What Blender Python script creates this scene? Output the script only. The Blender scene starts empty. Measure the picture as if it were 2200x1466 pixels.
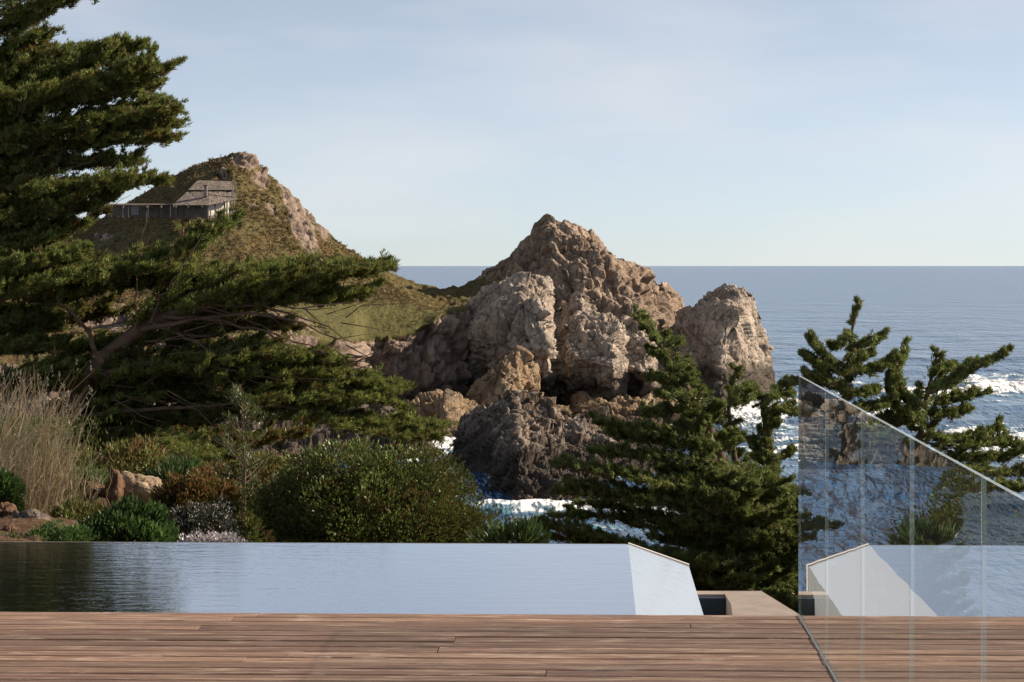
import bpy, math
import numpy as np
from mathutils import Vector
rng = np.random.default_rng(11)
D = bpy.data
SC = bpy.context.scene
COL = SC.collection
# ------------------------------------------------------------------ camera, sky, sun
F = 5400.0                       # focal length in photo pixels (2200 wide)
EYE = 1.563                      # eye above the deck (deck = 0)
SEA = EYE - 20.0
cam = D.objects.new('camera', D.cameras.new('camera'))
COL.objects.link(cam)
cam.location = (0, 0, EYE)
cam.rotation_euler = (math.radians(90), 0, 0)
cam.data.sensor_width = 36
cam.data.lens = F / 2200 * 36
cam.data.shift_y = -(733 - 571) / 2200
cam.data.clip_start = 0.05
cam.data.clip_end = 300000
SC.camera = cam
SUN_EL, SUN_AZ = math.radians(27), math.radians(76)      # azimuth clockwise from +Y
SDIR = Vector((math.cos(SUN_EL) * math.sin(SUN_AZ), math.cos(SUN_EL) * math.cos(SUN_AZ), math.sin(SUN_EL)))
sun = D.objects.new('sun', D.lights.new('sun', 'SUN'))
COL.objects.link(sun)
sun.data.energy = 5.0
sun.data.angle = math.radians(0.5)
sun.data.color = (1.0, 0.83, 0.65)
sun.rotation_euler = SDIR.to_track_quat('Z', 'Y').to_euler()
W = D.worlds.new('World')
SC.world = W
W.use_nodes = True
wn, wl = W.node_tree.nodes, W.node_tree.links
bg = wn['Background']
sky = wn.new('ShaderNodeTexSky')
sky.sky_type = 'NISHITA'
sky.sun_disc = False
sky.sun_elevation = SUN_EL
sky.sun_rotation = SUN_AZ
sky.air_density = 0.56
sky.dust_density = 0.08
sky.ozone_density = 3.0
hs = wn.new('ShaderNodeHueSaturation')
hs.inputs['Saturation'].default_value = 0.52
wl.new(sky.outputs[0], hs.inputs['Color'])
tc = wn.new('ShaderNodeTexCoord')
mp = wn.new('ShaderNodeMapping')
mp.inputs['Scale'].default_value = (5, 5, 22)
mp.inputs['Rotation'].default_value = (0.0, 0.25, 0.3)
cn = wn.new('ShaderNodeTexNoise')
cn.inputs['Scale'].default_value = 1.0
cn.inputs['Detail'].default_value = 5
cr = wn.new('ShaderNodeMapRange')
cr.inputs[1].default_value = 0.42
cr.inputs[2].default_value = 0.72
cr.inputs[3].default_value = 0.0
cr.inputs[4].default_value = 0.6
cm = wn.new('ShaderNodeMixRGB')
cm.inputs[2].default_value = (6.9, 6.85, 6.9, 1)
wl.new(tc.outputs['Generated'], mp.inputs[0])
wl.new(mp.outputs[0], cn.inputs['Vector'])
wl.new(cn.outputs[0], cr.inputs[0])
wl.new(cr.outputs[0], cm.inputs[0])
wl.new(hs.outputs[0], cm.inputs[1])
wl.new(cm.outputs[0], bg.inputs[0])
bg.inputs[1].default_value = 0.068
vs = SC.view_settings
vs.view_transform = 'Standard'
vs.look = 'None'
vs.exposure = 0.85
vs.gamma = 1.0
vs.use_curve_mapping = False
SC.render.engine = 'CYCLES'
SC.cycles.max_bounces = 8
SC.cycles.transparent_max_bounces = 24

# ------------------------------------------------------------------ helpers
def at(px, py, Y):
    """world point that stands at depth Y on the sight line of a photo pixel"""
    return np.array([(px - 1100) * Y / F, Y, EYE - (py - 571) * Y / F])

def tag(o, label=None, cat=None, group=None, kind=None):
    if label: o['label'] = label
    if cat: o['category'] = cat
    if group: o['group'] = group
    if kind: o['kind'] = kind
    return o

def empty(name, loc, label=None, cat=None, group=None, kind=None):
    o = D.objects.new(name, None)
    COL.objects.link(o)
    o.location = [float(v) for v in loc]
    o.empty_display_size = 0.2
    return tag(o, label, cat, group, kind)

def mesh(name, V, faces, mat, parent=None, smooth=False, attrs=None, mats=None, midx=None):
    """one mesh object from world-space vertices; faces = int array (n,3|4) or list of lists"""
    V = np.asarray(V, dtype=np.float64)
    if parent is not None:
        V = V - np.array(parent.location)
        if parent.parent is not None:
            V = V - np.array(parent.parent.location)
    me = D.meshes.new(name)
    if isinstance(faces, np.ndarray):
        n, k = faces.shape
        me.vertices.add(len(V))
        me.vertices.foreach_set('co', V.astype(np.float32).ravel())
        me.loops.add(n * k)
        me.loops.foreach_set('vertex_index', faces.astype(np.int32).ravel())
        me.polygons.add(n)
        me.polygons.foreach_set('loop_start', (np.arange(n) * k).astype(np.int32))
        me.polygons.foreach_set('loop_total', np.full(n, k, np.int32))
        me.update(calc_edges=True)
    else:
        me.from_pydata([tuple(v) for v in V], [], [list(f) for f in faces])
        me.update()
    if attrs:
        for an, av in attrs.items():
            a = me.attributes.new(an, 'FLOAT', 'POINT')
            a.data.foreach_set('value', np.asarray(av, np.float32).ravel())
    for m in (mats or [mat]):
        me.materials.append(m)
    if midx is not None:
        me.polygons.foreach_set('material_index', np.asarray(midx, np.int32))
    if smooth:
        me.polygons.foreach_set('use_smooth', np.ones(len(me.polygons), bool))
    o = D.objects.new(name, me)
    COL.objects.link(o)
    if parent is not None:
        o.parent = parent
    return o

class MB:
    """collects boxes / prisms / tubes into one mesh"""
    def __init__(s): s.v, s.f = [], []
    def add(s, V, Fs):
        b = len(s.v)
        s.v += [tuple(x) for x in V]
        s.f += [[i + b for i in f] for f in Fs]
        return s
    def prism(s, base, top):
        n = len(base)
        V = list(base) + list(top)
        Fs = [list(range(n))[::-1], list(range(n, 2 * n))]
        Fs += [[i, (i + 1) % n, n + (i + 1) % n, n + i] for i in range(n)]
        return s.add(V, Fs)
    def box(s, x0, x1, y0, y1, z0, z1):
        return s.prism([(x0, y0, z0), (x1, y0, z0), (x1, y1, z0), (x0, y1, z0)], [(x0, y0, z1), (x1, y0, z1), (x1, y1, z1), (x0, y1, z1)])
    def tube(s, P, R, n=6):
        P = np.asarray(P, float)
        T = np.gradient(P, axis=0)
        T /= np.linalg.norm(T, axis=1, keepdims=True) + 1e-9
        up = np.array([0.31, 0.9, 0.17])
        A = np.cross(T, up); A /= np.linalg.norm(A, axis=1, keepdims=True) + 1e-9
        B = np.cross(T, A)
        an = np.arange(n) * 2 * math.pi / n
        R = np.broadcast_to(np.asarray(R, float), (len(P),))
        V = P[:, None] + R[:, None, None] * (np.cos(an)[None, :, None] * A[:, None] + np.sin(an)[None, :, None] * B[:, None])
        Fs = []
        for i in range(len(P) - 1):
            for j in range(n):
                k = (j + 1) % n
                Fs.append([i * n + j, i * n + k, (i + 1) * n + k, (i + 1) * n + j])
        Fs.append(list(range(n))[::-1]); Fs.append([(len(P) - 1) * n + j for j in range(n)])
        return s.add(V.reshape(-1, 3), Fs)
    def build(s, name, mat, parent=None, smooth=False):
        return mesh(name, s.v, s.f, mat, parent, smooth)

# --- noise -----------------------------------------------------------------
def _h(ix, iy, iz, seed):
    n = (ix.astype(np.int64) * 374761393 + iy.astype(np.int64) * 668265263 + iz.astype(np.int64) * 2147483647 + seed * 1274126177) & 0xFFFFFFFF
    n = ((n ^ (n >> 13)) * 1274126177) & 0xFFFFFFFF
    n = ((n ^ (n >> 16)) * 2246822519) & 0xFFFFFFFF
    n = n ^ (n >> 15)
    return (n & 0xFFFFFF) / float(0x1000000)

def vnoise(p, seed=0):
    i = np.floor(p).astype(np.int64); f = p - i
    f = f * f * f * (f * (f * 6 - 15) + 10)
    r = 0
    for dx in (0, 1):
        for dy in (0, 1):
            for dz in (0, 1):
                w = (f[..., 0] if dx else 1 - f[..., 0]) * (f[..., 1] if dy else 1 - f[..., 1]) * (f[..., 2] if dz else 1 - f[..., 2])
                r = r + w * _h(i[..., 0] + dx, i[..., 1] + dy, i[..., 2] + dz, seed)
    return r * 2 - 1

def fbm(p, o=4, seed=0, g=0.5):
    r, a = 0, 1.0
    for k in range(o):
        r = r + a * vnoise(p * 2.03 ** k + 17.3 * k, seed + k); a *= g
    return r

def voro(p, seed=0):
    i = np.floor(p).astype(np.int64)
    f1 = np.full(p.shape[:-1], 9.0); f2 = f1.copy()
    off = np.zeros(p.shape); cid = np.zeros(p.shape)
    for dx in (-1, 0, 1):
        for dy in (-1, 0, 1):
            for dz in (-1, 0, 1):
                c = i + np.array([dx, dy, dz])
                r = np.stack([_h(c[..., 0], c[..., 1], c[..., 2], seed + q) for q in (1, 2, 3)], -1)
                v = p - (c + r)
                d = np.sqrt((v * v).sum(-1))
                m = d < f1
                f2 = np.where(m, f1, np.minimum(f2, d))
                f1 = np.where(m, d, f1)
                off = np.where(m[..., None], v, off)
                cid = np.where(m[..., None], r, cid)
    return f1, f2, off, cid

def rotm(ax, ay, az):
    cx, sx, cy, sy, cz, sz = math.cos(ax), math.sin(ax), math.cos(ay), math.sin(ay), math.cos(az), math.sin(az)
    return np.array([[1, 0, 0], [0, cx, -sx], [0, sx, cx]]) @ np.array([[cy, 0, sy], [0, 1, 0], [-sy, 0, cy]]) @ np.array([[cz, -sz, 0], [sz, cz, 0], [0, 0, 1]])

def facet(p, seed, J):
    """angular blocks: lower envelope of polyhedral distance cones -> sharp ridges and V joints"""
    i = np.floor(p).astype(np.int64)
    m1 = np.full(p.shape[:-1], 9.0); m2 = m1.copy(); cid = np.zeros(p.shape[:-1])
    for dx in (-1, 0, 1):
        for dy in (-1, 0, 1):
            for dz in (-1, 0, 1):
                c = i + np.array([dx, dy, dz])
                r = np.stack([_h(c[..., 0], c[..., 1], c[..., 2], seed + q) for q in (1, 2, 3)], -1)
                v = np.abs((p - (c + r)) @ J)
                d = 0.45 * v.max(-1) + 0.33 * v.sum(-1) - 0.30 * r[..., 0]
                k = d < m1
                m2 = np.where(k, m1, np.minimum(m2, d)); m1 = np.where(k, d, m1)
                cid = np.where(k, r[..., 1], cid)
    return m1, m2, cid

def joints_(q, s, seed):
    """parallelepiped joint blocks: returns per-block random triple, local position, distance to the nearest joint (metres)"""
    t = q / s
    t = t + 0.35 * np.stack([vnoise(t * .45 + 7 * k, seed + 70 + k) for k in range(3)], -1)
    z = np.zeros(t.shape[:-1], np.int64)
    c0 = np.floor(t[..., 0]).astype(np.int64)
    t1 = t[..., 1] + 3.7 * _h(c0, z, z, seed + 4)
    c1 = np.floor(t1).astype(np.int64)
    t2 = t[..., 2] + 3.7 * _h(c0, c1, z, seed + 5)
    c2 = np.floor(t2).astype(np.int64)
    f = np.stack([t[..., 0] - c0, t1 - c1, t2 - c2], -1)
    r = np.stack([_h(c0, c1, c2, seed + k) for k in (1, 2, 3)], -1)
    e = (np.minimum(f, 1 - f) * np.array(s)).min(-1)
    return r, f - 0.5, e

def crag(p, layers, seed=0, rot=None, aniso=(1, 1, 0.55), crack=0.5):
    """rock relief: jointed blocks, each set off and tilted, with open joints and rounded weathering"""
    q = p if rot is None else p @ rot
    w = np.stack([fbm(p / 3.5, 4, seed + 50 + k) for k in range(3)], -1)
    r = 0
    for k, (s, a) in enumerate(layers):
        sz = s / np.array(aniso)
        g, f, e = joints_(q + w * .30 * min(1, s / 2.5), sz, seed + 10 * k)
        r = r + a * ((g[..., 0] - .5) * 1.1 + ((g - .5) * f).sum(-1) * 2.9) - a * crack * np.exp(-e / (0.045 * s))
        if k in (0, 1):
            m1, m2, c = facet(q * np.array(aniso) / s * 1.2, seed + 10 * k + 5, rotm(.4 + k, .7, .3))
            h = -0.45 * a * m1
            r = r + h - np.median(h)
    return r

def px_of(P):
    return 1100 + P[..., 0] * F / P[..., 1], 571 + (EYE - P[..., 2]) * F / P[..., 1]

def sm(x, a, b):
    t = np.clip((x - a) / (b - a), 0, 1); return t * t * (3 - 2 * t)

def loft(u0, u1, nu, curves, rows, ymod=None, soft=2):
    """surface through profile lines; each line = [(px, py, Y), ...] -> grid of world points (rows, cols, 3)"""
    u = np.linspace(u0, u1, nu)
    C = []
    for c in curves:
        c = np.array(c, float)
        C.append(np.stack([np.interp(u, c[:, 0], c[:, 1]), np.interp(u, c[:, 0], c[:, 2])], -1))
    G = []
    for k, n in enumerate(rows):
        t = np.linspace(0, 1, n, endpoint=(k == len(rows) - 1))[:, None, None]
        G.append(C[k][None] * (1 - t) + C[k + 1][None] * t)
    G = np.concatenate(G, 0)
    for _ in range(soft):
        H = G.copy()
        H[1:-1] = 0.25 * G[:-2] + 0.5 * G[1:-1] + 0.25 * G[2:]
        H[:, 1:-1] = 0.25 * H[:, :-2] + 0.5 * H[:, 1:-1] + 0.25 * H[:, 2:]
        G = H
    py, Y = G[..., 0], G[..., 1]
    U = np.broadcast_to(u[None], py.shape)
    if ymod is not None:
        # push the surface along the sight line without moving its outline
        Y = Y + ymod(U, py)
    return np.stack([(U - 1100) * Y / F, Y, EYE - (py - 571) * Y / F], -1)

def gnormals(P):
    du = np.gradient(P, axis=1); dv = np.gradient(P, axis=0)
    n = np.cross(du, dv)
    n /= np.linalg.norm(n, axis=-1, keepdims=True) + 1e-9
    return n

def grid_faces(nr, nc):
    a = np.arange(nr * nc).reshape(nr, nc)
    return np.stack([a[:-1, :-1], a[:-1, 1:], a[1:, 1:], a[1:, :-1]], -1).reshape(-1, 4)

# --- materials ---------------------------------------------------------------
def mat(name):
    m = D.materials.new(name)
    m.use_nodes = True
    n, l = m.node_tree.nodes, m.node_tree.links
    b = n['Principled BSDF']
    return m, n, l, b

def _noise(n, l, vec, scale, detail=4, rough=0.6, dist=0.0):
    t = n.new('ShaderNodeTexNoise')
    t.inputs['Scale'].default_value = scale
    t.inputs['Detail'].default_value = detail
    t.inputs['Roughness'].default_value = rough
    t.inputs['Distortion'].default_value = dist
    if vec is not None: l.new(vec, t.inputs['Vector'])
    return t.outputs[0]

def _ramp(n, l, fac, stops):
    r = n.new('ShaderNodeValToRGB')
    e = r.color_ramp.elements
    while len(e) > len(stops): e.remove(e[-1])
    while len(e) < len(stops): e.new(0.5)
    for q, (p, c) in zip(e, stops):
        q.position = p
        q.color = (*c, 1) if len(c) == 3 else c
    l.new(fac, r.inputs[0])
    return r.outputs[0]

def _range(n, l, x, a, b, c=0.0, d=1.0):
    r = n.new('ShaderNodeMapRange')
    for i, v in enumerate((a, b, c, d)): r.inputs[i + 1].default_value = v
    l.new(x, r.inputs[0])
    return r.outputs[0]

def _math(n, l, op, a, b=None):
    m = n.new('ShaderNodeMath'); m.operation = op
    for i, v in enumerate((a, b)):
        if v is None: continue
        if isinstance(v, (int, float)): m.inputs[i].default_value = v
        else: l.new(v, m.inputs[i])
    return m.outputs[0]

def _mix(n, l, f, a, b, mode='MIX'):
    m = n.new('ShaderNodeMixRGB'); m.blend_type = mode
    for i, v in enumerate((f, a, b)):
        if isinstance(v, (int, float)): m.inputs[i].default_value = v
        elif isinstance(v, tuple): m.inputs[i].default_value = (*v, 1)
        else: l.new(v, m.inputs[i])
    return m.outputs[0]

def _bump(n, l, b, h, strength, dist):
    bp = n.new('ShaderNodeBump')
    bp.inputs['Strength'].default_value = strength
    bp.inputs['Distance'].default_value = dist
    l.new(h, bp.inputs['Height'])
    l.new(bp.outputs[0], b.inputs['Normal'])
    return bp

def _pos(n, l, scale=(1, 1, 1), rot=(0, 0, 0)):
    g = n.new('ShaderNodeNewGeometry')
    m = n.new('ShaderNodeMapping')
    m.inputs['Scale'].default_value = scale
    m.inputs['Rotation'].default_value = rot
    l.new(g.outputs['Position'], m.inputs[0])
    return g, m.outputs[0]

def rock_mat(name, cols, white=0.3, ochre=0.25, wet=3.0, bump=0.12):
    m, n, l, b = mat(name)
    g, p = _pos(n, l)
    big = _noise(n, l, p, 0.22, 6, 0.65)
    c = _ramp(n, l, big, [(0.3, cols[0]), (0.5, cols[1]), (0.68, cols[2])])
    _, ps = _pos(n, l, (0.9, 0.9, 0.28), (0.3, 0.5, 0.2))
    st = _noise(n, l, ps, 1.1, 5, 0.7)
    c = _mix(n, l, _range(n, l, st, 0.5, 0.66, 0, 0.6), c, tuple(0.55 * x for x in cols[0]))
    vj = n.new('ShaderNodeTexVoronoi'); vj.feature = 'DISTANCE_TO_EDGE'; vj.inputs['Scale'].default_value = 0.42
    _, pj = _pos(n, l, (1.3, 1.0, 0.6), (0.25, 0.6, 0.2))
    wj = n.new('ShaderNodeTexNoise'); wj.inputs['Scale'].default_value = 0.7; wj.inputs['Detail'].default_value = 4; l.new(pj, wj.inputs['Vector'])
    aj = n.new('ShaderNodeVectorMath'); aj.operation = 'MULTIPLY_ADD'; l.new(wj.outputs[1], aj.inputs[0]); aj.inputs[1].default_value = (1.3, 1.3, 1.3); l.new(pj, aj.inputs[2]); l.new(aj.outputs[0], vj.inputs['Vector'])
    c = _mix(n, l, _range(n, l, vj.outputs[0], 0.0, 0.045, 0.8, 0), c, tuple(0.3 * x for x in cols[0]))
    oc = _noise(n, l, p, 0.5, 4, 0.6)
    c = _mix(n, l, _range(n, l, oc, 0.55, 0.72, 0, ochre), c, (0.27, 0.14, 0.06))
    wh = _noise(n, l, p, 0.9, 6, 0.75)
    sep = n.new('ShaderNodeSeparateXYZ'); l.new(g.outputs['Normal'], sep.inputs[0])
    up = _range(n, l, sep.outputs[2], -0.3, 0.8, 0.25, 1)
    w = _math(n, l, 'MULTIPLY', _range(n, l, wh, 0.48, 0.66, 0, white), up)
    c = _mix(n, l, w, c, (0.52, 0.49, 0.45))
    sp = n.new('ShaderNodeSeparateXYZ'); l.new(g.outputs['Position'], sp.inputs[0])
    hz = _math(n, l, 'ADD', sp.outputs[2], _math(n, l, 'MULTIPLY', big, 5.0))
    wet_shade = _range(n, l, hz, SEA + wet + 1.4, SEA + wet + 3.6, 0.85, 0)  # dark foot: wet, lichened rock, with shade also put into the colour
    c = _mix(n, l, wet_shade, c, (0.035, 0.028, 0.022))
    l.new(c, b.inputs['Base Color'])
    b.inputs['Roughness'].default_value = 0.9
    b.inputs['Specular IOR Level'].default_value = 0.2
    fine = _noise(n, l, p, 2.6, 8, 0.72)
    v = n.new('ShaderNodeTexVoronoi'); v.feature = 'DISTANCE_TO_EDGE'
    v.inputs['Scale'].default_value = 1.1
    _, pv = _pos(n, l, (1.0, 1.0, 0.5), (0.2, 0.45, 0.1))
    wv = n.new('ShaderNodeVectorMath'); wv.operation = 'ADD'
    nz = n.new('ShaderNodeTexNoise'); nz.inputs['Scale'].default_value = 0.8; l.new(pv, nz.inputs['Vector'])
    l.new(pv, wv.inputs[0]); l.new(nz.outputs[1], wv.inputs[1]); l.new(wv.outputs[0], v.inputs['Vector'])
    h = _math(n, l, 'ADD', fine, _range(n, l, v.outputs[0], 0, 0.05, -0.9, 0))
    _bump(n, l, b, h, 0.9, bump)
    return m

M = {}
M['rock'] = rock_mat('granite', [(0.13, 0.093, 0.067), (0.245, 0.18, 0.13), (0.40, 0.31, 0.23)], 0.3, 0.35, 5)
M['rock_pale'] = rock_mat('pale_granite', [(0.19, 0.155, 0.122), (0.33, 0.27, 0.215), (0.48, 0.405, 0.33)], 0.55, 0.2, 5.5)
M['rock_dark'] = rock_mat('wet_granite', [(0.06, 0.045, 0.034), (0.115, 0.087, 0.065), (0.24, 0.19, 0.145)], 0.45, 0.3, 3.4)
M['rock_gold'] = rock_mat('ochre_granite', [(0.12, 0.09, 0.06), (0.24, 0.17, 0.10), (0.33, 0.25, 0.16)], 0.2, 0.6, 1.5)

def simple(name, col, rough=0.6, metal=0.0, var=0.0, scale=3.0, bump=0.0, spec=0.4):
    m, n, l, b = mat(name)
    if var:
        tcn = n.new('ShaderNodeTexCoord')
        t = _noise(n, l, tcn.outputs['Object'], scale, 5, 0.65)
        l.new(_mix(n, l, _range(n, l, t, 0.3, 0.7), tuple(max(0, c * (1 - var)) for c in col), tuple(min(1, c * (1 + var)) for c in col)), b.inputs['Base Color'])
        if bump: _bump(n, l, b, t, 0.6, bump)
    else:
        b.inputs['Base Color'].default_value = (*col, 1)
    b.inputs['Roughness'].default_value = rough
    b.inputs['Metallic'].default_value = metal
    b.inputs['Specular IOR Level'].default_value = spec
    return m

def leaf_mat(name, stops, trans=0.3, gloss=0.06):
    m, n, l, b = mat(name)
    n.remove(b)
    a = n.new('ShaderNodeAttribute'); a.attribute_name = 'tint'
    c = _ramp(n, l, a.outputs['Fac'], stops)
    d = n.new('ShaderNodeBsdfDiffuse'); l.new(c, d.inputs[0])
    t = n.new('ShaderNodeBsdfTranslucent'); l.new(c, t.inputs[0])
    x = n.new('ShaderNodeMixShader'); x.inputs[0].default_value = trans
    l.new(d.outputs[0], x.inputs[1]); l.new(t.outputs[0], x.inputs[2])
    g = n.new('ShaderNodeBsdfGlossy'); g.inputs['Roughness'].default_value = 0.45
    g.inputs[0].default_value = (0.8, 0.8, 0.75, 1)
    y = n.new('ShaderNodeMixShader'); y.inputs[0].default_value = gloss
    l.new(x.outputs[0], y.inputs[1]); l.new(g.outputs[0], y.inputs[2])
    l.new(y.outputs[0], n['Material Output'].inputs[0])
    return m

CYP = [(0.0, (0.15, 0.08, 0.035)), (0.16, (0.12, 0.08, 0.03)), (0.3, (0.095, 0.12, 0.033)), (0.65, (0.165, 0.205, 0.055)), (1.0, (0.26, 0.29, 0.085))]
M['cypress'] = leaf_mat('cypress_foliage', CYP, 0.4, 0.02)
M['cypress2'] = leaf_mat('young_cypress_foliage', [(0.0, (0.13, 0.075, 0.03)), (0.15, (0.08, 0.07, 0.028)), (0.3, (0.09, 0.12, 0.034)), (0.65, (0.155, 0.195, 0.055)), (1.0, (0.25, 0.29, 0.09))], 0.4, 0.03)
M['shrub'] = leaf_mat('shrub_leaf', [(0.0, (0.11, 0.055, 0.02)), (0.25, (0.055, 0.065, 0.018)), (0.6, (0.09, 0.125, 0.027)), (1.0, (0.16, 0.21, 0.048))], 0.3, 0.03)
M['green'] = leaf_mat('broad_leaf', [(0.0, (0.03, 0.05, 0.014)), (0.6, (0.05, 0.10, 0.025)), (1.0, (0.09, 0.16, 0.04))], 0.3, 0.03)
M['orange'] = leaf_mat('russet_leaf', [(0.0, (0.05, 0.06, 0.015)), (0.4, (0.12, 0.09, 0.025)), (0.75, (0.20, 0.10, 0.035)), (1.0, (0.36, 0.20, 0.11))], 0.3, 0.02)
M['flower'] = leaf_mat('grey_flower', [(0.0, (0.02, 0.025, 0.012)), (0.45, (0.04, 0.05, 0.025)), (0.6, (0.25, 0.23, 0.24)), (1.0, (0.5, 0.47, 0.5))], 0.2, 0.04)
M['dry'] = leaf_mat('dry_stem', [(0.0, (0.20, 0.13, 0.07)), (0.6, (0.38, 0.29, 0.18)), (1.0, (0.55, 0.46, 0.32))], 0.25, 0.05)
M['scrub'] = leaf_mat('hill_scrub', [(0.0, (0.20, 0.125, 0.07)), (0.45, (0.12, 0.098, 0.045)), (0.8, (0.16, 0.135, 0.06)), (1.0, (0.24, 0.185, 0.10))], 0.25, 0.02)
M['bark'] = simple('cypress_bark', (0.11, 0.075, 0.055), 0.9, 0, 0.45, 5, 0.03, 0.15)
M['twig'] = simple('dead_twig', (0.13, 0.10, 0.075), 0.9, 0, 0.4, 6, 0, 0.15)

# ------------------------------------------------------------------ sea
def build_sea():
    py = np.concatenate([np.array([571.8, 572.4, 573.2]), np.linspace(574.5, 700, 110), np.linspace(700.8, 1180, 300), np.linspace(1190, 2600, 24)])
    Y = 20.0 * F / (py - 571)
    u = np.concatenate([np.linspace(-9000, -300, 24), np.linspace(-280, 640, 40), np.linspace(645, 2260, 540), np.linspace(2290, 9000, 24)])
    U, YY = np.meshgrid(u, Y)
    X = (U - 1100) * YY / F
    P2 = np.stack([X, YY, np.zeros_like(X)], -1)
    fade = 1 / (1 + (YY / 420) ** 2.2)
    ph = X * 0.03 + YY * 0.12
    z = 0.55 * fbm(P2 * np.array([0.020, 0.055, 1]), 3, 5) + 0.22 * (1 - np.abs(fbm(P2 * np.array([0.06, 0.15, 1]), 3, 9))) + 0.06 * (1 - np.abs(fbm(P2 * np.array([0.2, 0.42, 1]), 3, 14)))
    z = (z - 0.28) * np.clip(fade * 1.5, 0, 1)
    # breaking-wave foam: bands in world metres, broken up by noise
    def blob(px, pyy, rx, ry, a, rot=0.0):
        dx, dy = U - px, (py[:, None] - pyy)
        ex = dx * math.cos(rot) + dy * math.sin(rot); ey = -dx * math.sin(rot) + dy * math.cos(rot)
        return a * np.exp(-((ex / rx) ** 2 + (ey / ry) ** 2))
    f = 0
    for b in [(1160, 1082, 150, 15, 1.25), (1240, 1072, 90, 12, 0.9), (950, 960, 70, 14, 1.3), (905, 985, 60, 12, 0.8), (1080, 1040, 40, 14, 0.5), (1640, 890, 90, 16, 1.2),
              (1590, 880, 60, 22, 1.2), (1720, 865, 60, 14, 0.7), (2150, 825, 110, 20, 1.15), (2000, 850, 120, 22, 0.75), (2120, 935, 160, 18, 0.8),
              (1880, 890, 120, 25, 0.7), (1760, 830, 80, 16, 0.6), (2200, 960, 120, 30, 0.8), (1400, 1090, 140, 18, 1.0), (1300, 1130, 130, 25, 0.45), (1130, 1140, 80, 18, 0.5),
              (1420, 915, 60, 14, 1.2), (1320, 1035, 50, 18, 0.9), (1000, 1010, 60, 18, 0.55), (1700, 960, 160, 60, 0.6), (2180, 870, 90, 14, 0.6)]:
        f = f + blob(*b)
    nz = fbm(P2 * np.array([0.10, 0.20, 1]), 5, 31, 0.6)
    nz2 = np.abs(fbm(P2 * np.array([0.25, 0.45, 1]), 4, 41, 0.6))
    calm = sm(YY, 120, 300)
    foam = f * (0.9 + 0.75 * nz) + 0.3 * (nz - 0.15) * np.exp(-((YY - 380) / 170) ** 2) * sm(U, 1500, 1750) - 0.5 * nz2 * (f < 0.9)
    foam = np.clip(foam, 0, 1.2)
    z = z + 0.55 * np.clip(foam, 0, 1) * (0.6 + 0.5 * nz)
    P = np.stack([X, YY, SEA + z], -1)
    m, n, l, b = mat('sea_water')
    g, p = _pos(n, l, (0.4, 0.62, 1))
    a = n.new('ShaderNodeAttribute'); a.attribute_name = 'foam'
    brk = _noise(n, l, p, 1.6, 6, 0.75, 0.6)
    fo = _math(n, l, 'MULTIPLY', a.outputs['Fac'], _range(n, l, brk, 0.3, 0.62, 0.25, 1.45))
    vl = n.new('ShaderNodeTexVoronoi'); vl.feature = 'DISTANCE_TO_EDGE'; vl.inputs['Scale'].default_value = 0.55
    wz = n.new('ShaderNodeTexNoise'); wz.inputs['Scale'].default_value = 0.5; wz.inputs['Detail'].default_value = 4; l.new(p, wz.inputs['Vector'])
    wa = n.new('ShaderNodeVectorMath'); wa.operation = 'MULTIPLY_ADD'; l.new(wz.outputs[1], wa.inputs[0]); wa.inputs[1].default_value = (3.2, 3.2, 3.2); l.new(p, wa.inputs[2])
    l.new(wa.outputs[0], vl.inputs['Vector'])
    lace = _range(n, l, vl.outputs[0], 0.0, 0.22, 1.25, 0.42)
    fo = _math(n, l, 'MULTIPLY', fo, lace)
    fo = _range(n, l, fo, 0.24, 0.72, 0, 1)
    deep = _ramp(n, l, _noise(n, l, p, 0.05, 4, 0.6), [(0.35, (0.014, 0.055, 0.135)), (0.65, (0.028, 0.09, 0.19))])
    turq = _mix(n, l, _range(n, l, a.outputs['Fac'], 0.03, 0.5, 0, 0.8), deep, (0.08, 0.20, 0.25))
    c = _mix(n, l, fo, turq, (0.78, 0.80, 0.80))
    l.new(c, b.inputs['Base Color'])
    l.new(_range(n, l, fo, 0, 1, 0.16, 0.8), b.inputs['Roughness'])
    b.inputs['IOR'].default_value = 1.33
    w1 = _noise(n, l, p, 0.32, 6, 0.62)
    w2 = _noise(n, l, p, 0.06, 4, 0.6)
    _, p3 = _pos(n, l, (1.0, 0.22, 1))
    w3 = _noise(n, l, p3, 0.05, 6, 0.7)
    h = _math(n, l, 'ADD', _math(n, l, 'ADD', _math(n, l, 'MULTIPLY', w1, .35), _math(n, l, 'MULTIPLY', w2, 2.4)), _math(n, l, 'MULTIPLY', w3, 5.5))
    _bump(n, l, b, h, 1.0, 1.1)
    fc = grid_faces(*X.shape)
    mesh('sea', P.reshape(-1, 3), fc[:, ::-1].copy(), m, None, True, {'foam': foam}).__setitem__('kind', 'structure')
build_sea()

# ------------------------------------------------------------------ far headland
def surf(name, P, layers, seed, m, rot=(0.2, 0.45, 0.3), aniso=(1, 1, 0.55), mask=None, soft=0.0, attrs=None, parent=None, smooth=False, taper=True):
    n = gnormals(P)
    d = crag(P, layers, seed, rotm(*rot), aniso)
    if soft: d = d + soft * fbm(P / 2.2, 4, seed + 99)
    if mask is not None: d = d * mask
    nc = P.shape[1]; e = np.minimum(np.arange(nc), nc - 1 - np.arange(nc)) / nc
    d = d * (0.12 + 0.88 * sm(e, 0, 0.06))[None]
    Q = P + n * d[..., None]
    o = mesh(name, Q.reshape(-1, 3), grid_faces(*P.shape[:2]), m, parent, smooth, attrs)
    return o, Q

def base_line(pts):
    """points on the sea floor line, a little below the water: (px, Y)"""
    return [(x, 571 + (21.5) * F / Y, Y) for x, Y in pts]

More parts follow.
